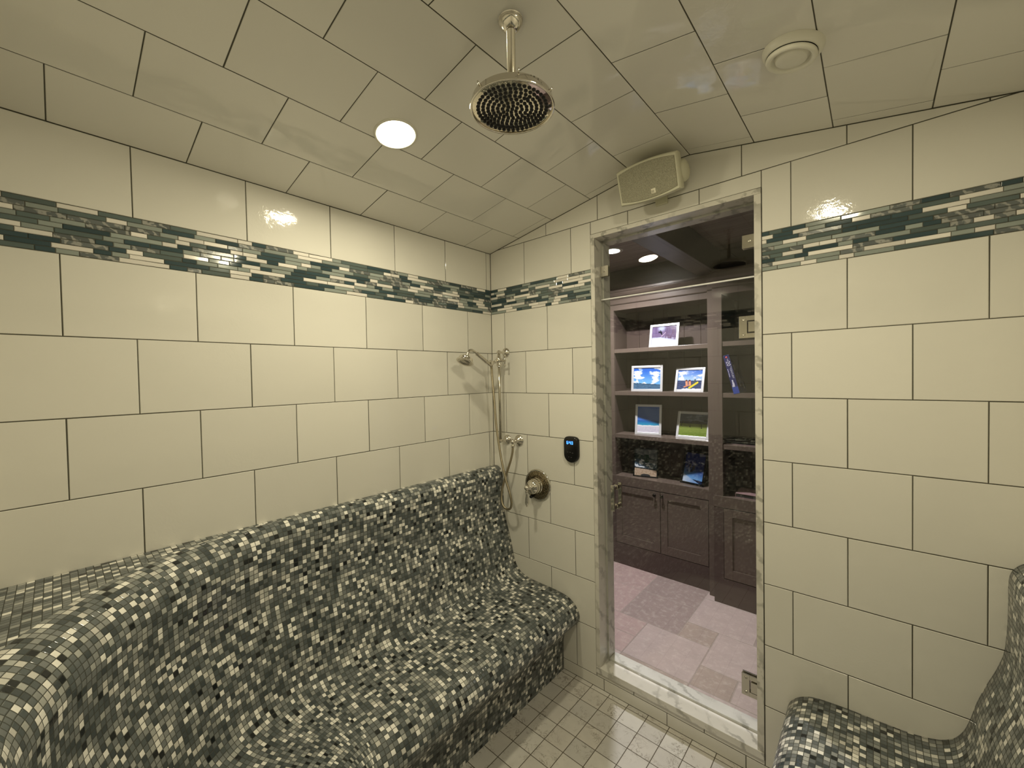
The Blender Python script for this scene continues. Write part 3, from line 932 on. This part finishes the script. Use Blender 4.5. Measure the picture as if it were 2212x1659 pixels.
SEG = {'a': (0, 2, 1, 2), 'b': (1, 1, 1, 2), 'c': (1, 0, 1, 1), 'd': (0, 0, 1, 0), 'e': (0, 0, 0, 1), 'f': (0, 1, 0, 2), 'g': (0, 1, 1, 1)}
def digit(x, z, s, segs, tk=0.0019):
    for k in segs:
        a, b, c, d = SEG[k]
        xa, xb = x + a * s, x + c * s; za, zb = z + b * s, z + d * s
        box(bm, min(xa, xb) - tk / 2, max(xa, xb) + tk / 2, -0.0222, -0.0213, min(za, zb) - tk / 2, max(za, zb) + tk / 2)
zt = CZ + 0.0315; s = 0.0073
digit(CX - 0.0225, zt, s, 'afgcde')
box(bm, CX - 0.0118, CX - 0.0100, -0.0222, -0.0213, zt + 0.003, zt + 0.005); box(bm, CX - 0.0118, CX - 0.0100, -0.0222, -0.0213, zt + 0.010, zt + 0.012)
digit(CX - 0.0060, zt, s, 'fgbc'); digit(CX + 0.0085, zt, s, 'abcdef')
obj('display_digits', bm, m_emit('blue_display', (0.05, 0.25, 1.0), 5.0), r, label='glowing blue digits')
PRT = simple('grey_print', (0.36, 0.35, 0.34), 0.5)
for x, z, w in ((-0.025, 0.022, 0.003), (-0.022, -0.015, 0.008), (-0.006, -0.015, 0.008), (0.010, -0.018, 0.008), (-0.014, -0.042, 0.006), (0.002, -0.043, 0.007)):
    bm = nb(); box(bm, CX + x, CX + x + w, -0.0219, -0.0213, CZ + z, CZ + z + 0.0022)
    obj('button_mark', bm, PRT, r)

# ================================================================== the library beyond
LX0, LX1, LY0, LYB, LZ = -0.45, 2.0, 0.142, 1.69, 2.602
bm = nb()
# limestone pavers in a random-ashlar pattern of 20/40 cm pieces
PAV = []
grid = {}
unit = 0.1985
gx0, gy0 = 0.7180 - 6 * unit, 0.3440 - 2 * unit
NX, NY = 15, 10
unity = 0.189
gy0 = 0.3440 - 2 * unity
TINT = {(5, 4): 2, (5, 6): 2, (7, 4): 3, (6, 2): 1, (7, 5): 1, (8, 3): 1, (4, 3): 4, (4, 2): 4, (3, 4): 4, (3, 6): 4, (8, 2): 3, (9, 2): 1}
fixed = [(6, 2, 2, 2), (5, 4, 2, 2), (5, 6, 2, 2), (7, 5, 2, 2), (7, 4, 1, 1), (8, 2, 1, 1), (8, 3, 2, 2), (4, 3, 2, 1), (4, 2, 2, 1), (3, 4, 2, 2), (3, 6, 2, 2), (9, 2, 2, 1)]
rnd = random.Random(3)
def put(x, y, w, h):
    if x + w > NX or y + h > NY: return False
    if any((x + i, y + j) in grid for i in range(w) for j in range(h)): return False
    for i in range(w):
        for j in range(h): grid[(x + i, y + j)] = 1
    PAV.append((x, y, w, h)); return True
for f in fixed: put(*f)
for y in range(NY):
    for x in range(NX):
        if (x, y) in grid: continue
        for w, h in rnd.sample([(2, 2), (2, 1), (1, 2), (2, 2)], 4) + [(1, 1)]:
            if put(x, y, w, h): break
t3 = lambda u, v, h: Vector((u, v, h))
for x, y, w, h in PAV:
    a, b = gx0 + x * unit, gy0 + y * unity
    x0, x1, y0, y1 = max(a, LX0), min(a + w * unit, LX1), max(b, LY0), min(b + h * unity, LYB)
    if x1 - x0 > 0.02 and y1 - y0 > 0.02: lay(bm, [(x0, y0), (x1, y0), (x1, y1), (x0, y1)], t3, TINT.get((x, y), rnd.choice([1, 1, 2, 3, 4])), gap=0.0025, bev=0.002, depth=0.0015, tilt=0.001)
prism(bm, [(LX0, LY0), (LX1, LY0), (LX1, LYB), (LX0, LYB)], t3, -0.05, -0.001)
struct('floor_1', bm, [SLATEG] + SLATES)
bm = nb()
nbd = 12; LL = Vector((0.42, 0.86, LZ)); CANH = (LL.x - 0.053, LL.x + 0.053, LL.y - 0.053, LL.y + 0.053)
for i in range(nbd):                      # tongue-and-groove boards
    y0 = LY0 + (LYB - LY0) * i / nbd; y1 = LY0 + (LYB - LY0) * (i + 1) / nbd
    for a, b, c, d in rect_minus_hole(LX0, LX1, y0 + 0.0008, y1 - 0.0008, CANH):
        if d - c > 0.004: box(bm, a, b, c, d, LZ, LZ + 0.02, 0.0012, seg=1)
for a, b, c, d in rect_minus_hole(LX0, LX1, LY0, LYB, CANH): box(bm, a, b, c, d, LZ + 0.019, LZ + 0.05)
box(bm, LX0, LX1, LY0, LYB, LZ + 0.10, LZ + 0.12)
struct('ceiling_1', bm, OAK)
bm = nb(); box(bm, LX0 - 0.05, LX0, LY0, LYB + 0.05, -0.05, LZ + 0.05); struct('wall_left_1', bm, PLASTER)
bm = nb(); box(bm, LX1, LX1 + 0.05, LY0, LYB + 0.05, -0.05, LZ + 0.05); struct('wall_right_1', bm, PLASTER)
bm = nb(); box(bm, LX0, LX1, LYB, LYB + 0.05, -0.05, LZ + 0.05)
box(bm, LX0, LX1, 1.42, LYB, 2.36, LZ)
struct('wall_back_1', bm, OAKD)
bm = nb(); box(bm, 0.873, 1.0115, LY0, 1.42, 2.421, LZ, 0.003)
struct('trim_2', bm, OAKD)

# recessed light of the library
r = thing('recessed_light', 'glaring white recessed light in the brown wooden ceiling beyond the door', 'ceiling light', tuple(LL))
bm = nb(); lathe(bm, LL, (0, 0, -1), [(0.080, 0.0), (0.080, 0.003), (0.072, 0.0055), (0.058, 0.004), (0.051, 0.000), (0.0505, -0.028), (0.0, -0.030)], 40, cap=False)
obj('trim_ring', bm, WHITEP, r)
bm = nb(); lathe(bm, LL, (0, 0, -1), [(0.047, -0.0265), (0.03, -0.025), (0.0, -0.0245)], 36, cap=False)
obj('lens', bm, m_emit('white_lamp_lens', (1.0, 0.955, 0.955), 2450.0), r)

# ------------------------------------------------------------------ bookcase
def molding(bm, x0, x1, yf, prof, ret=None):
    """crown profile (outward, z) swept along x at face yf; optional mitred return at x1/x0"""
    a = [bm.verts.new((x0, yf - o, z)) for o, z in prof]
    b = [bm.verts.new((x1, yf - o, z)) for o, z in prof]
    n = len(prof)
    for i in range(n - 1): bm.faces.new([a[i], b[i], b[i + 1], a[i + 1]])
    bm.faces.new(a[::-1]); bm.faces.new(b)
CROWN = [(-0.02, 2.302), (0.006, 2.302), (0.010, 2.309), (0.010, 2.345), (0.016, 2.350), (0.016, 2.356), (0.022, 2.362), (0.034, 2.372), (0.042, 2.386), (0.046, 2.398), (0.046, 2.402), (0.052, 2.404), (0.052, 2.420), (-0.02, 2.420)]
def bay(name, label, x0, x1, yf, ox0, ox1, shelves, doors, zc=0.79, back=1.66):
    r = thing(name, label, 'bookcase', ((x0 + x1) / 2, yf, 0), 'built-in bookcase bays in the library')
    bm = nb()                              # face frame
    box(bm, x0, ox0, yf, yf + 0.022, 0.79, 2.302, 0.0012); box(bm, ox1, x1, yf, yf + 0.022, 0.79, 2.302, 0.0012)
    box(bm, ox0, ox1, yf + 0.0003, yf + 0.022, 2.252, 2.302, 0.0012)
    obj('face_frame', bm, BROWN, r)
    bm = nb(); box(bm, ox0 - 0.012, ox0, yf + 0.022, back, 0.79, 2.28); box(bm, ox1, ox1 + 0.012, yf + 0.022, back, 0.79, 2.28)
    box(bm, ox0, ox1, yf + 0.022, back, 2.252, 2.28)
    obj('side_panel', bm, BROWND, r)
    bm = nb()
    nb_ = max(2, round((ox1 - ox0) / 0.13))
    for i in range(nb_):
        a = ox0 - 0.01 + (ox1 - ox0 + 0.02) * i / nb_; b = ox0 - 0.01 + (ox1 - ox0 + 0.02) * (i + 1) / nb_
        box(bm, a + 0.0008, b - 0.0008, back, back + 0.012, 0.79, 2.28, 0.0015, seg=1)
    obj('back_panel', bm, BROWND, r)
    for z in shelves:
        bm = nb(); box(bm, ox0, ox1, yf + 0.004, back, z - 0.034, z, 0.0015)
        obj('shelf', bm, BROWN, r)
    bm = nb(); box(bm, x0, x1, yf - 0.002, back + 0.012, zc - 0.082, zc, 0.002)
    obj('counter', bm, BROWN, r)
    bm = nb(); box(bm, x0, x1, yf + 0.012, back, 0.0, zc - 0.083)
    box(bm, x0, x1, yf, yf + 0.013, 0.0, 0.188, 0.0015)
    for a, b in [(x0, doors[0][0] - 0.0025)] + [(doors[-1][1] + 0.0025, x1)]:
        if b - a > 0.004: box(bm, a, b, yf, yf + 0.013, 0.188, zc - 0.083, 0.001)
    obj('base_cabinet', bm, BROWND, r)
    for i, (a, b, kx, kz) in enumerate(doors):
        z0, z1, st = 0.192, 0.702, 0.056
        bm = nb()
        box(bm, a, a + st, yf - 0.001, yf + 0.012, z0, z1, 0.0012); box(bm, b - st, b, yf - 0.001, yf + 0.012, z0, z1, 0.0012)
        box(bm, a + st, b - st, yf - 0.001, yf + 0.012, z0, z0 + 0.07, 0.0012); box(bm, a + st, b - st, yf - 0.001, yf + 0.012, z1 - 0.055, z1, 0.0012)
        box(bm, a + st, b - st, yf + 0.007, yf + 0.012, z0 + 0.07, z1 - 0.055)
        d = obj('door', bm, BROWN, r)
        bm = nb(); lathe(bm, (kx, yf - 0.001, kz), (0, -1, 0), [(0.006, 0), (0.005, 0.012), (0.013, 0.018), (0.0145, 0.024), (0.010, 0.029), (0, 0.030)], 20)
        obj('knob', bm, KNOB, d, label='small dark round knob')
    bm = nb(); molding(bm, x0, x1 + 0.0, yf, CROWN)
    bmesh.ops.recalc_face_normals(bm, faces=bm.faces)
    obj('crown_moulding', bm, BROWN, r)
    return r
YL, YM, YR = 1.407, 1.356, 1.294
bay('bookcase', 'recessed left bookcase bay holding framed photographs', 0.08, 0.934, YL, 0.140, 0.920, [1.911, 1.538, 1.160],
    [(0.140, 0.5385, 0.499, 0.674), (0.5435, 0.915, 0.561, 0.676)])
rb = bay('bookcase', 'projecting right bookcase bay with a leaning blue book', 0.985, 1.72, YR, 1.049, 1.66, [1.911, 1.541, 1.167],
    [(1.0535, 1.355, 1.330, 0.66), (1.360, 1.66, 1.385, 0.66)])
bm = nb(); box(bm, 0.934, 0.985, YM, 1.67, 0.0, 2.302, 0.0012)
molding(bm, 0.9345, 0.985, YM, CROWN); bmesh.ops.recalc_face_normals(bm, faces=bm.faces)
obj('pilaster', bm, BROWN, rb)

# ------------------------------------------------------------------ framed photographs
def fbm(u, v, s, seed=0.0, oct=4):
    return noise.fractal(Vector((u * s, v * s, seed)), 1.0, 2.0, oct)
def mixc(a, b, t):
    t = max(0.0, min(1.0, t)); return tuple(x + (y - x) * t for x, y in zip(a, b))
def sm(a, b, x):
    t = max(0, min(1, (x - a) / (b - a))); return t * t * (3 - 2 * t)
def seg_d(u, v, a, b):
    px, py = u - a[0], v - a[1]; dx, dy = b[0] - a[0], b[1] - a[1]
    t = max(0, min(1, (px * dx + py * dy) / (dx * dx + dy * dy)))
    return math.hypot(px - t * dx, py - t * dy)
def ph_snow(u, v):
    c = (0.45, 0.38, 0.58)
    tr = 0.5 + 0.5 * noise.noise(Vector((u * 34, v * 2.0, 1)))
    c = mixc((0.38, 0.28, 0.46), (0.62, 0.56, 0.74), tr)
    if u > 0.55: c = mixc(c, (0.36, 0.22, 0.34), 0.5 * (tr > 0.5))
    c = mixc(c, (0.82, 0.86, 0.98), sm(0.22, 0.05, math.hypot((u - 0.38), (v - 0.9) * 0.9)))
    gl = 0.42 - 0.18 * max(0, u - 0.35) / 0.65 + 0.02 * fbm(u, v, 12)
    if v < gl: c = mixc((0.80, 0.82, 0.96), (0.92, 0.93, 1.0), sm(gl, gl - 0.12, v)); 
    if gl - 0.02 < v < gl + 0.10 and u > 0.5: c = mixc(c, (0.86, 0.88, 0.98), 0.6 * (tr < 0.5))
    d = min(seg_d(u, v, (0.29, 0.70), (0.38, 0.66)) - 0.035, seg_d(u, v, (0.36, 0.72), (0.40, 0.58)) - 0.03, math.hypot(u - 0.34, v - 0.76) - 0.025)
    if d < 0: c = (0.10, 0.10, 0.17)
    if seg_d(u, v, (0.40, 0.46), (0.56, 0.66)) < 0.012: c = (0.95, 0.85, 0.92)
    return c
def ph_clouds(u, v):
    hz = 0.27 - 0.07 * u
    f = fbm(u * 1.0, v * 1.6, 3.0, 5.0, 5)
    c = mixc((0.16, 0.40, 0.83), (0.45, 0.72, 0.97), sm(1.0, 0.25, v))
    c = mixc(c, (0.97, 0.98, 1.0), sm(-0.02, 0.30, f))
    if v < hz + 0.012: c = mixc((0.22, 0.36, 0.50), (0.32, 0.48, 0.62), 0.5 + fbm(u, v * 3, 9))
    if hz - 0.004 < v < hz + 0.02 + 0.02 * fbm(u, 0, 14): c = (0.13, 0.24, 0.34)
    return c
def ph_kayak(u, v):
    f = fbm(u, v * 1.5, 3.5, 9.0, 5)
    c = mixc((0.28, 0.47, 0.86), (0.66, 0.80, 0.97), sm(1.0, 0.5, v))
    c = mixc(c, (0.95, 0.95, 0.98), sm(0.0, 0.3, f) * (1 - 0.8 * sm(0.25, 0.5, u) * sm(0.75, 0.5, u)))
    if v < 0.46: c = mixc((0.16, 0.20, 0.34), (0.34, 0.40, 0.58), 0.5 + 0.8 * fbm(u, v * 5, 8, 2))
    if v < 0.055 + 0.03 * fbm(u, 0, 8, 3) and u > 0.2: c = (0.95, 0.95, 0.97)
    d = seg_d(u, v, (0.52, 0.10), (0.82, 0.36))
    if d < 0.055: c = (0.95, 0.83, 0.25) if d < 0.04 else (0.35, 0.55, 0.30)
    for hx, hy in ((0.37, 0.46), (0.50, 0.46)):
        if seg_d(u, v, (hx + 0.01, hy - 0.06), (hx + 0.03, hy - 0.22)) < 0.045: c = (0.90, 0.62, 0.48)
        if math.hypot(u - hx, (v - hy)) < 0.042: c = (0.42, 0.20, 0.14)
    if seg_d(u, v, (0.30, 0.14), (0.46, 0.22)) < 0.03: c = (0.85, 0.55, 0.42)
    if seg_d(u, v, (0.70, 0.38), (0.72, 0.50)) < 0.03: c = (0.25, 0.35, 0.35)
    return c
def ph_beach(u, v):
    hz = 0.47 - 0.01 * u
    c = mixc((0.32, 0.52, 0.88), (0.25, 0.47, 0.86), v)
    c = mixc(c, (0.40, 0.60, 0.92), 0.4 * sm(0.2, -0.2, fbm(u, v, 2)))
    if v < hz: c = mixc((0.16, 0.62, 0.80), (0.10, 0.40, 0.72), sm(0.30, hz, v))
    e = 0.285 + 0.02 * fbm(u, 0, 6)
    if v < e: c = (0.96, 0.97, 1.0)
    if v < e - 0.05: c = mixc((0.86, 0.84, 0.92), (0.92, 0.90, 0.95), 0.5 + fbm(u, v, 14))
    return c
def ph_golf(u, v):
    c = mixc((0.40, 0.44, 0.52), (0.34, 0.37, 0.44), v)
    c = mixc(c, (0.52, 0.55, 0.62), sm(0.0, 0.3, fbm(u, v * 2, 4, 4)))
    tl = 0.66 + 0.05 * fbm(u, 0, 7, 2) + 0.05 * sm(0.16, 0.0, abs(u - 0.62))
    if v < tl: c = (0.13, 0.16, 0.14)
    if v < 0.555: c = mixc((0.42, 0.52, 0.20), (0.60, 0.66, 0.32), sm(0.0, 0.55, v) * 0.6 + 0.4 * (0.5 + fbm(u, v * 4, 10)))
    for x, a, b in ((0.075, 0.44, 0.60), (0.39, 0.40, 0.50), (0.80, 0.36, 0.60)):
        if abs(u - x) < 0.013 + 0.012 * sm(a + 0.05, a, v) and a < v < b: c = (0.10, 0.14, 0.10)
    if math.hypot((u - 0.93) * 0.8, (v - 0.72)) < 0.06: c = (0.12, 0.15, 0.13)
    return c
def ph_surf(u, v):
    f = fbm(u, v * 1.3, 6, 3, 5)
    c = mixc((0.40, 0.42, 0.44), (0.55, 0.57, 0.58), 0.5 + f)
    if v < 0.68 - 0.25 * u + 0.05 * f: c = mixc((0.30, 0.38, 0.45), (0.92, 0.95, 0.99), sm(-0.08, 0.18, fbm(u, v * 2.2, 5, 8, 5)))
    if 0.62 < v < 0.85 - 0.25 * u: c = (0.14, 0.22, 0.22)
    if v < 0.325 - 0.05 * u: c = (0.18, 0.20, 0.22)
    if v < 0.28 - 0.05 * u: c = mixc((0.72, 0.62, 0.52), (0.84, 0.75, 0.66), 0.5 + fbm(u, v, 16))
    if seg_d(u, v, (0.52, 0.74), (0.54, 0.56)) < 0.115 - 0.06 * sm(0.6, 0.42, v) and v < 0.80: c = mixc((0.06, 0.14, 0.12), (0.12, 0.30, 0.22), 0.5 + f)
    if math.hypot((u - 0.5) / 0.22, (v - 0.02) / 0.06) < 1: c = (0.25, 0.25, 0.26)
    return c
def ph_sky(u, v):
    c = mixc((0.45, 0.68, 0.92), (0.11, 0.17, 0.42), sm(0.10, 0.62, v + 0.12 * (u - 0.3)))
    c = mixc(c, (0.62, 0.62, 0.72), 0.8 * sm(0.10, 0.35, fbm(u, v * 2, 6, 6)) * sm(0.14, 0.02, abs(v - 0.66)))
    if fbm(u * 1.2, v, 5, 12) > 0.02 and math.hypot((u - 0.32) / 0.22, (v - 0.50) / 0.16) < 1: c = (0.06, 0.08, 0.20)
    if v < 0.10 + 0.04 * (1 - u): c = (0.08, 0.13, 0.26)
    if v < 0.24 - 0.30 * u + 0.02: c = mixc((0.82, 0.88, 0.96), (0.50, 0.66, 0.88), u * 1.6)
    return c

def frame(label, pose, fn, black=False, fw=0.02, tone=0.9):
    cx, cy, z, yaw, lean, w, h = pose
    r = thing('picture_frame', label, 'picture frame', (cx, cy, z), 'framed photographs on the bookcase shelves')
    M = Matrix.Translation((cx, cy, z)) @ Matrix.Rotation(yaw, 4, 'Z') @ Matrix.Rotation(-lean, 4, 'X')
    th = 0.014
    bm = nb()
    box(bm, -w / 2, -w / 2 + fw, 0, th, 0, h, 0.002, M=M); box(bm, w / 2 - fw, w / 2, 0, th, 0, h, 0.002, M=M)
    box(bm, -w / 2 + fw, w / 2 - fw, 0, th, 0, fw, 0.002, M=M); box(bm, -w / 2 + fw, w / 2 - fw, 0, th, h - fw, h, 0.002, M=M)
    obj('frame', bm, BLKFR if black else SILVER, r)
    bm = nb(); box(bm, -w / 2 + fw * 0.6, w / 2 - fw * 0.6, 0.008, 0.0135, fw * 0.6, h - fw * 0.6, M=M)
    # easel strut down to the shelf
    zt = h * 0.72; yt = 0.0135
    top = M @ Vector((0, yt, zt))
    dirb = (M.to_3x3() @ Vector((0, 1, 0))); dirb.z = 0; dirb.normalize()
    foot = Vector((top.x, top.y, z)) + dirb * 0.05
    sx = M.to_3x3() @ Vector((0.022, 0, 0))
    a = [bm.verts.new(p) for p in (top - sx, top + sx, foot + sx * 1.4, foot - sx * 1.4)]
    b = [bm.verts.new(p + dirb * 0.003) for p in (top - sx, top + sx, foot + sx * 1.4, foot - sx * 1.4)]
    for i in range(4): bm.faces.new([a[i], a[(i + 1) % 4], b[(i + 1) % 4], b[i]])
    bm.faces.new(a); bm.faces.new(b[::-1]); bmesh.ops.recalc_face_normals(bm, faces=bm.faces)
    obj('easel_back', bm, BLACK, r, label='black easel back and strut')
    bm = nb(); cl = bm.loops.layers.float_color.new('Col')
    nx, ny = 84, int(84 * (h - 2 * fw) / (w - 2 * fw))
    g = [[bm.verts.new(M @ Vector((-w / 2 + fw - 0.001 + (w - 2 * fw + 0.002) * i / nx, 0.0065, fw - 0.001 + (h - 2 * fw + 0.002) * j / ny))) for i in range(nx + 1)] for j in range(ny + 1)]
    for j in range(ny):
        for i in range(nx):
            f = bm.faces.new([g[j][i], g[j][i + 1], g[j + 1][i + 1], g[j + 1][i]])
            c = (*lin(tuple(tone * max(0, min(1, x)) for x in fn((i + 0.5) / nx, (j + 0.5) / ny))), 1)
            for lp in f.loops: lp[cl] = c
    obj('photograph', bm, PHOTO, r, label='glossy colour photograph')
frame('silver frame with a snowboarder photo, alone on the top left shelf', (0.5564, 1.4619, 1.911, 0.0165, 0.2278, 0.2431, 0.2003), ph_snow, tone=0.76)
frame('silver frame with a photo of white clouds over dark sea', (0.4063, 1.4696, 1.538, 0.0915, 0.1011, 0.2691, 0.2235), ph_clouds)
frame('silver frame with a photo of people and a yellow board at sea', (0.7517, 1.4726, 1.538, -0.091, 0.2619, 0.2358, 0.2028), ph_kayak)
frame('upright silver frame with a photo of a turquoise beach', (0.4021, 1.4966, 1.160, 0.1931, 0.1771, 0.223, 0.2646), ph_beach)
frame('silver frame with a photo of a green lawn and dark trees', (0.7645, 1.505, 1.160, -0.0027, 0.3227, 0.2573, 0.2225), ph_golf)
frame('black frame with a photo of surf breaking on sand, on the cabinet top', (0.3823, 1.4805, 0.790, 0.2371, 0.2148, 0.2095, 0.2525), ph_surf, True, 0.012)
frame('black frame with a deep blue sky photo, on the cabinet top', (0.7673, 1.4747, 0.790, -0.2289, 0.3057, 0.2025, 0.2738), ph_sky, True, 0.018)

# ------------------------------------------------------------------ books
def text_bm(bm, s, size, M, mi, ext=0.0003):
    cu = bpy.data.curves.new('t', 'FONT'); cu.body = s; cu.size = size; cu.extrude = ext; cu.align_x = 'LEFT'; cu.align_y = 'CENTER'
    o = bpy.data.objects.new('t', cu); COL.objects.link(o)
    dg = bpy.context.evaluated_depsgraph_get()
    me = bpy.data.meshes.new_from_object(o.evaluated_get(dg))
    t = nb(); t.from_mesh(me); merge(bm, t, mi, M)
    bpy.data.objects.remove(o); bpy.data.curves.remove(cu); bpy.data.meshes.remove(me)
BKH, BKT, BKD = 0.285, 0.040, 0.215
# standing on its right bottom edge, leaning left onto the side of the bay
MB = Matrix.Translation((1.1625, 1.300, 1.5412)) @ Matrix.Rotation(-0.248, 4, 'Y') @ Matrix.Translation((-BKT, 0, 0))
r = thing('book', 'thick blue hardback leaning left on the right bookcase shelf', 'book', (1.145, 1.30, 1.541))
NAVY = simple('navy_cover', (0.10, 0.12, 0.36), 0.25); NAVYL = simple('blue_cover_foot', (0.16, 0.27, 0.62), 0.25)
bm = nb()
box(bm, 0, 0.003, 0, BKD, 0, BKH, 0.0006, M=MB); box(bm, BKT - 0.003, BKT, 0, BKD, 0, BKH, 0.0006, M=MB)
box(bm, 0, BKT, -0.003, 0.002, 0, BKH, 0.0012, M=MB)
box(bm, 0.0005, BKT - 0.0005, -0.0033, -0.0025, 0.002, 0.05, 0.0, 1, M=MB)
box(bm, BKT - 0.001, BKT + 0.0003, 0.002, BKD - 0.003, 0.002, 0.045, 0.0, 1, M=MB)
obj('cover', bm, [NAVY, NAVYL], r)
bm = nb(); box(bm, 0.003, BKT - 0.003, 0.002, BKD - 0.005, 0.003, BKH - 0.003, M=MB)
obj('pages', bm, simple('page_edge', (0.86, 0.84, 0.78), 0.7), r)
bm = nb()
TM = lambda x, z: MB @ Matrix.Translation((x, -0.0036, z)) @ Matrix.Rotation(PI / 2, 4, 'X') @ Matrix.Rotation(-PI / 2, 4, 'Z')
text_bm(bm, 'THE', 0.012, TM(0.022, 0.258), 0); text_bm(bm, '20', 0.036, TM(0.020, 0.240), 0)
text_bm(bm, 'TH', 0.010, TM(0.031, 0.200), 0); text_bm(bm, 'CENTURY', 0.0165, TM(0.027, 0.186), 0)
WPR = simple('white_print', (0.82, 0.82, 0.90), 0.4)
for a, b in ((0.125, 0.155), (0.158, 0.185)):
    box(bm, 0.0055, 0.0085, -0.0038, -0.0028, a, b, M=MB)
obj('spine_title', bm, WPR, r, label='white title lettering down the spine')
bm = nb()
for (x, z, w, h) in ((0.010, 0.062, 0.013, 0.020), (0.012, 0.080, 0.008, 0.022), (0.006, 0.052, 0.016, 0.012)):
    box(bm, x, x + w, -0.0039, -0.0028, z, z + h, M=MB)
obj('spine_figure', bm, WPR, r, label='small white figure at the foot of the spine')
for i, (y, z, w, h) in enumerate(((0.05, 0.05, 0.03, 0.045), (0.06, 0.095, 0.012, 0.05), (0.10, 0.07, 0.016, 0.08), (0.03, 0.17, 0.016, 0.04), (0.02, 0.215, 0.014, 0.014), (0.16, 0.03, 0.02, 0.05))):
    bm = nb(); box(bm, BKT, BKT + 0.0005, y, y + w, z, z + h, 0.0, M=MB)
    obj('cover_print', bm, WPR, r, label='pale printed shape on the front cover')
bm = nb(); lathe(bm, MB @ Vector((0.020, -0.0029, 0.268)), MB.to_3x3() @ Vector((0, -1, 0)), [(0.0068, 0), (0.0066, 0.0008), (0, 0.0009)], 20)
obj('emblem', bm, simple('red_print', (0.80, 0.28, 0.30), 0.4), r, label='red round emblem at the top of the spine')

r = thing('book', 'pink-covered book lying flat at the right edge of the cabinet top', 'book', (1.22, 1.325, 0.79))
PINK = simple('dusty_pink_cover', (0.58, 0.47, 0.475), 0.35)
bm = nb(); box(bm, 1.1225, 1.34, 1.325, 1.50, 0.790, 0.7935, 0.0006); box(bm, 1.1225, 1.34, 1.325, 1.50, 0.8175, 0.821, 0.0006); box(bm, 1.1215, 1.1245, 1.325, 1.50, 0.790, 0.821, 0.0006)
obj('cover', bm, PINK, r)
bm = nb(); box(bm, 1.1250, 1.336, 1.328, 1.496, 0.7936, 0.8174)
obj('pages', bm, simple('dark_page_edge', (0.22, 0.21, 0.21), 0.6), r)
r = thing('disc_player', 'thin dark case lying on the lowest right shelf', 'case', (1.2, 1.335, 1.167))
bm = nb(); box(bm, 1.066, 1.36, 1.335, 1.56, 1.172, 1.188, 0.002)
obj('lid', bm, BLKFR, r)
bm = nb(); box(bm, 1.064, 1.362, 1.333, 1.562, 1.167, 1.1725, 0.001)
obj('base', bm, simple('mauve_case_edge', (0.50, 0.42, 0.42), 0.3), r)

# ------------------------------------------------------------------ camera, world, view
cam = bpy.data.cameras.new('camera'); co = bpy.data.objects.new('camera', cam); COL.objects.link(co)
F = 878.537
cam.sensor_fit = 'HORIZONTAL'; cam.sensor_width = 36.0; cam.lens = 36.0 * F / 2212.0; cam.clip_start = 0.02
PI_, YA, RO = math.radians(-1.13225), math.radians(-41.6645), math.radians(-1.07202)
def ray(u, v):
    c, s = math.cos(RO), math.sin(RO)
    u, v = u * c + v * s, -u * s + v * c
    y2, x, z2 = 1.0, u, -v
    c, s = math.cos(PI_), math.sin(PI_)
    y = y2 * c - z2 * s; z = y2 * s + z2 * c
    c, s = math.cos(YA), math.sin(YA)
    return Vector((x * c + y * s, -x * s + y * c, z))
fw = ray(0, 0); rt = ray(1, 0) - fw; upv = ray(0, -1) - fw
R = Matrix((rt, upv, -fw)).transposed().to_4x4()
co.matrix_world = Matrix.Translation((1.8667, -1.90656, 1.69208)) @ R
SC.camera = co
w = bpy.data.worlds.new('world'); SC.world = w; w.use_nodes = True
w.node_tree.nodes['Background'].inputs[0].default_value = (0, 0, 0, 1); w.node_tree.nodes['Background'].inputs[1].default_value = 0.0
vs_ = SC.view_settings; vs_.view_transform = 'Standard'; vs_.look = 'None'; vs_.exposure = 0.0; vs_.gamma = 1.0
SC.cycles.max_bounces = 12; SC.cycles.diffuse_bounces = 6; SC.cycles.glossy_bounces = 6; SC.cycles.transparent_max_bounces = 12
SC.cycles.use_denoising = True
SC.cycles.sample_clamp_indirect = 8.0
SC.cycles.caustics_reflective = False; SC.cycles.caustics_refractive = False
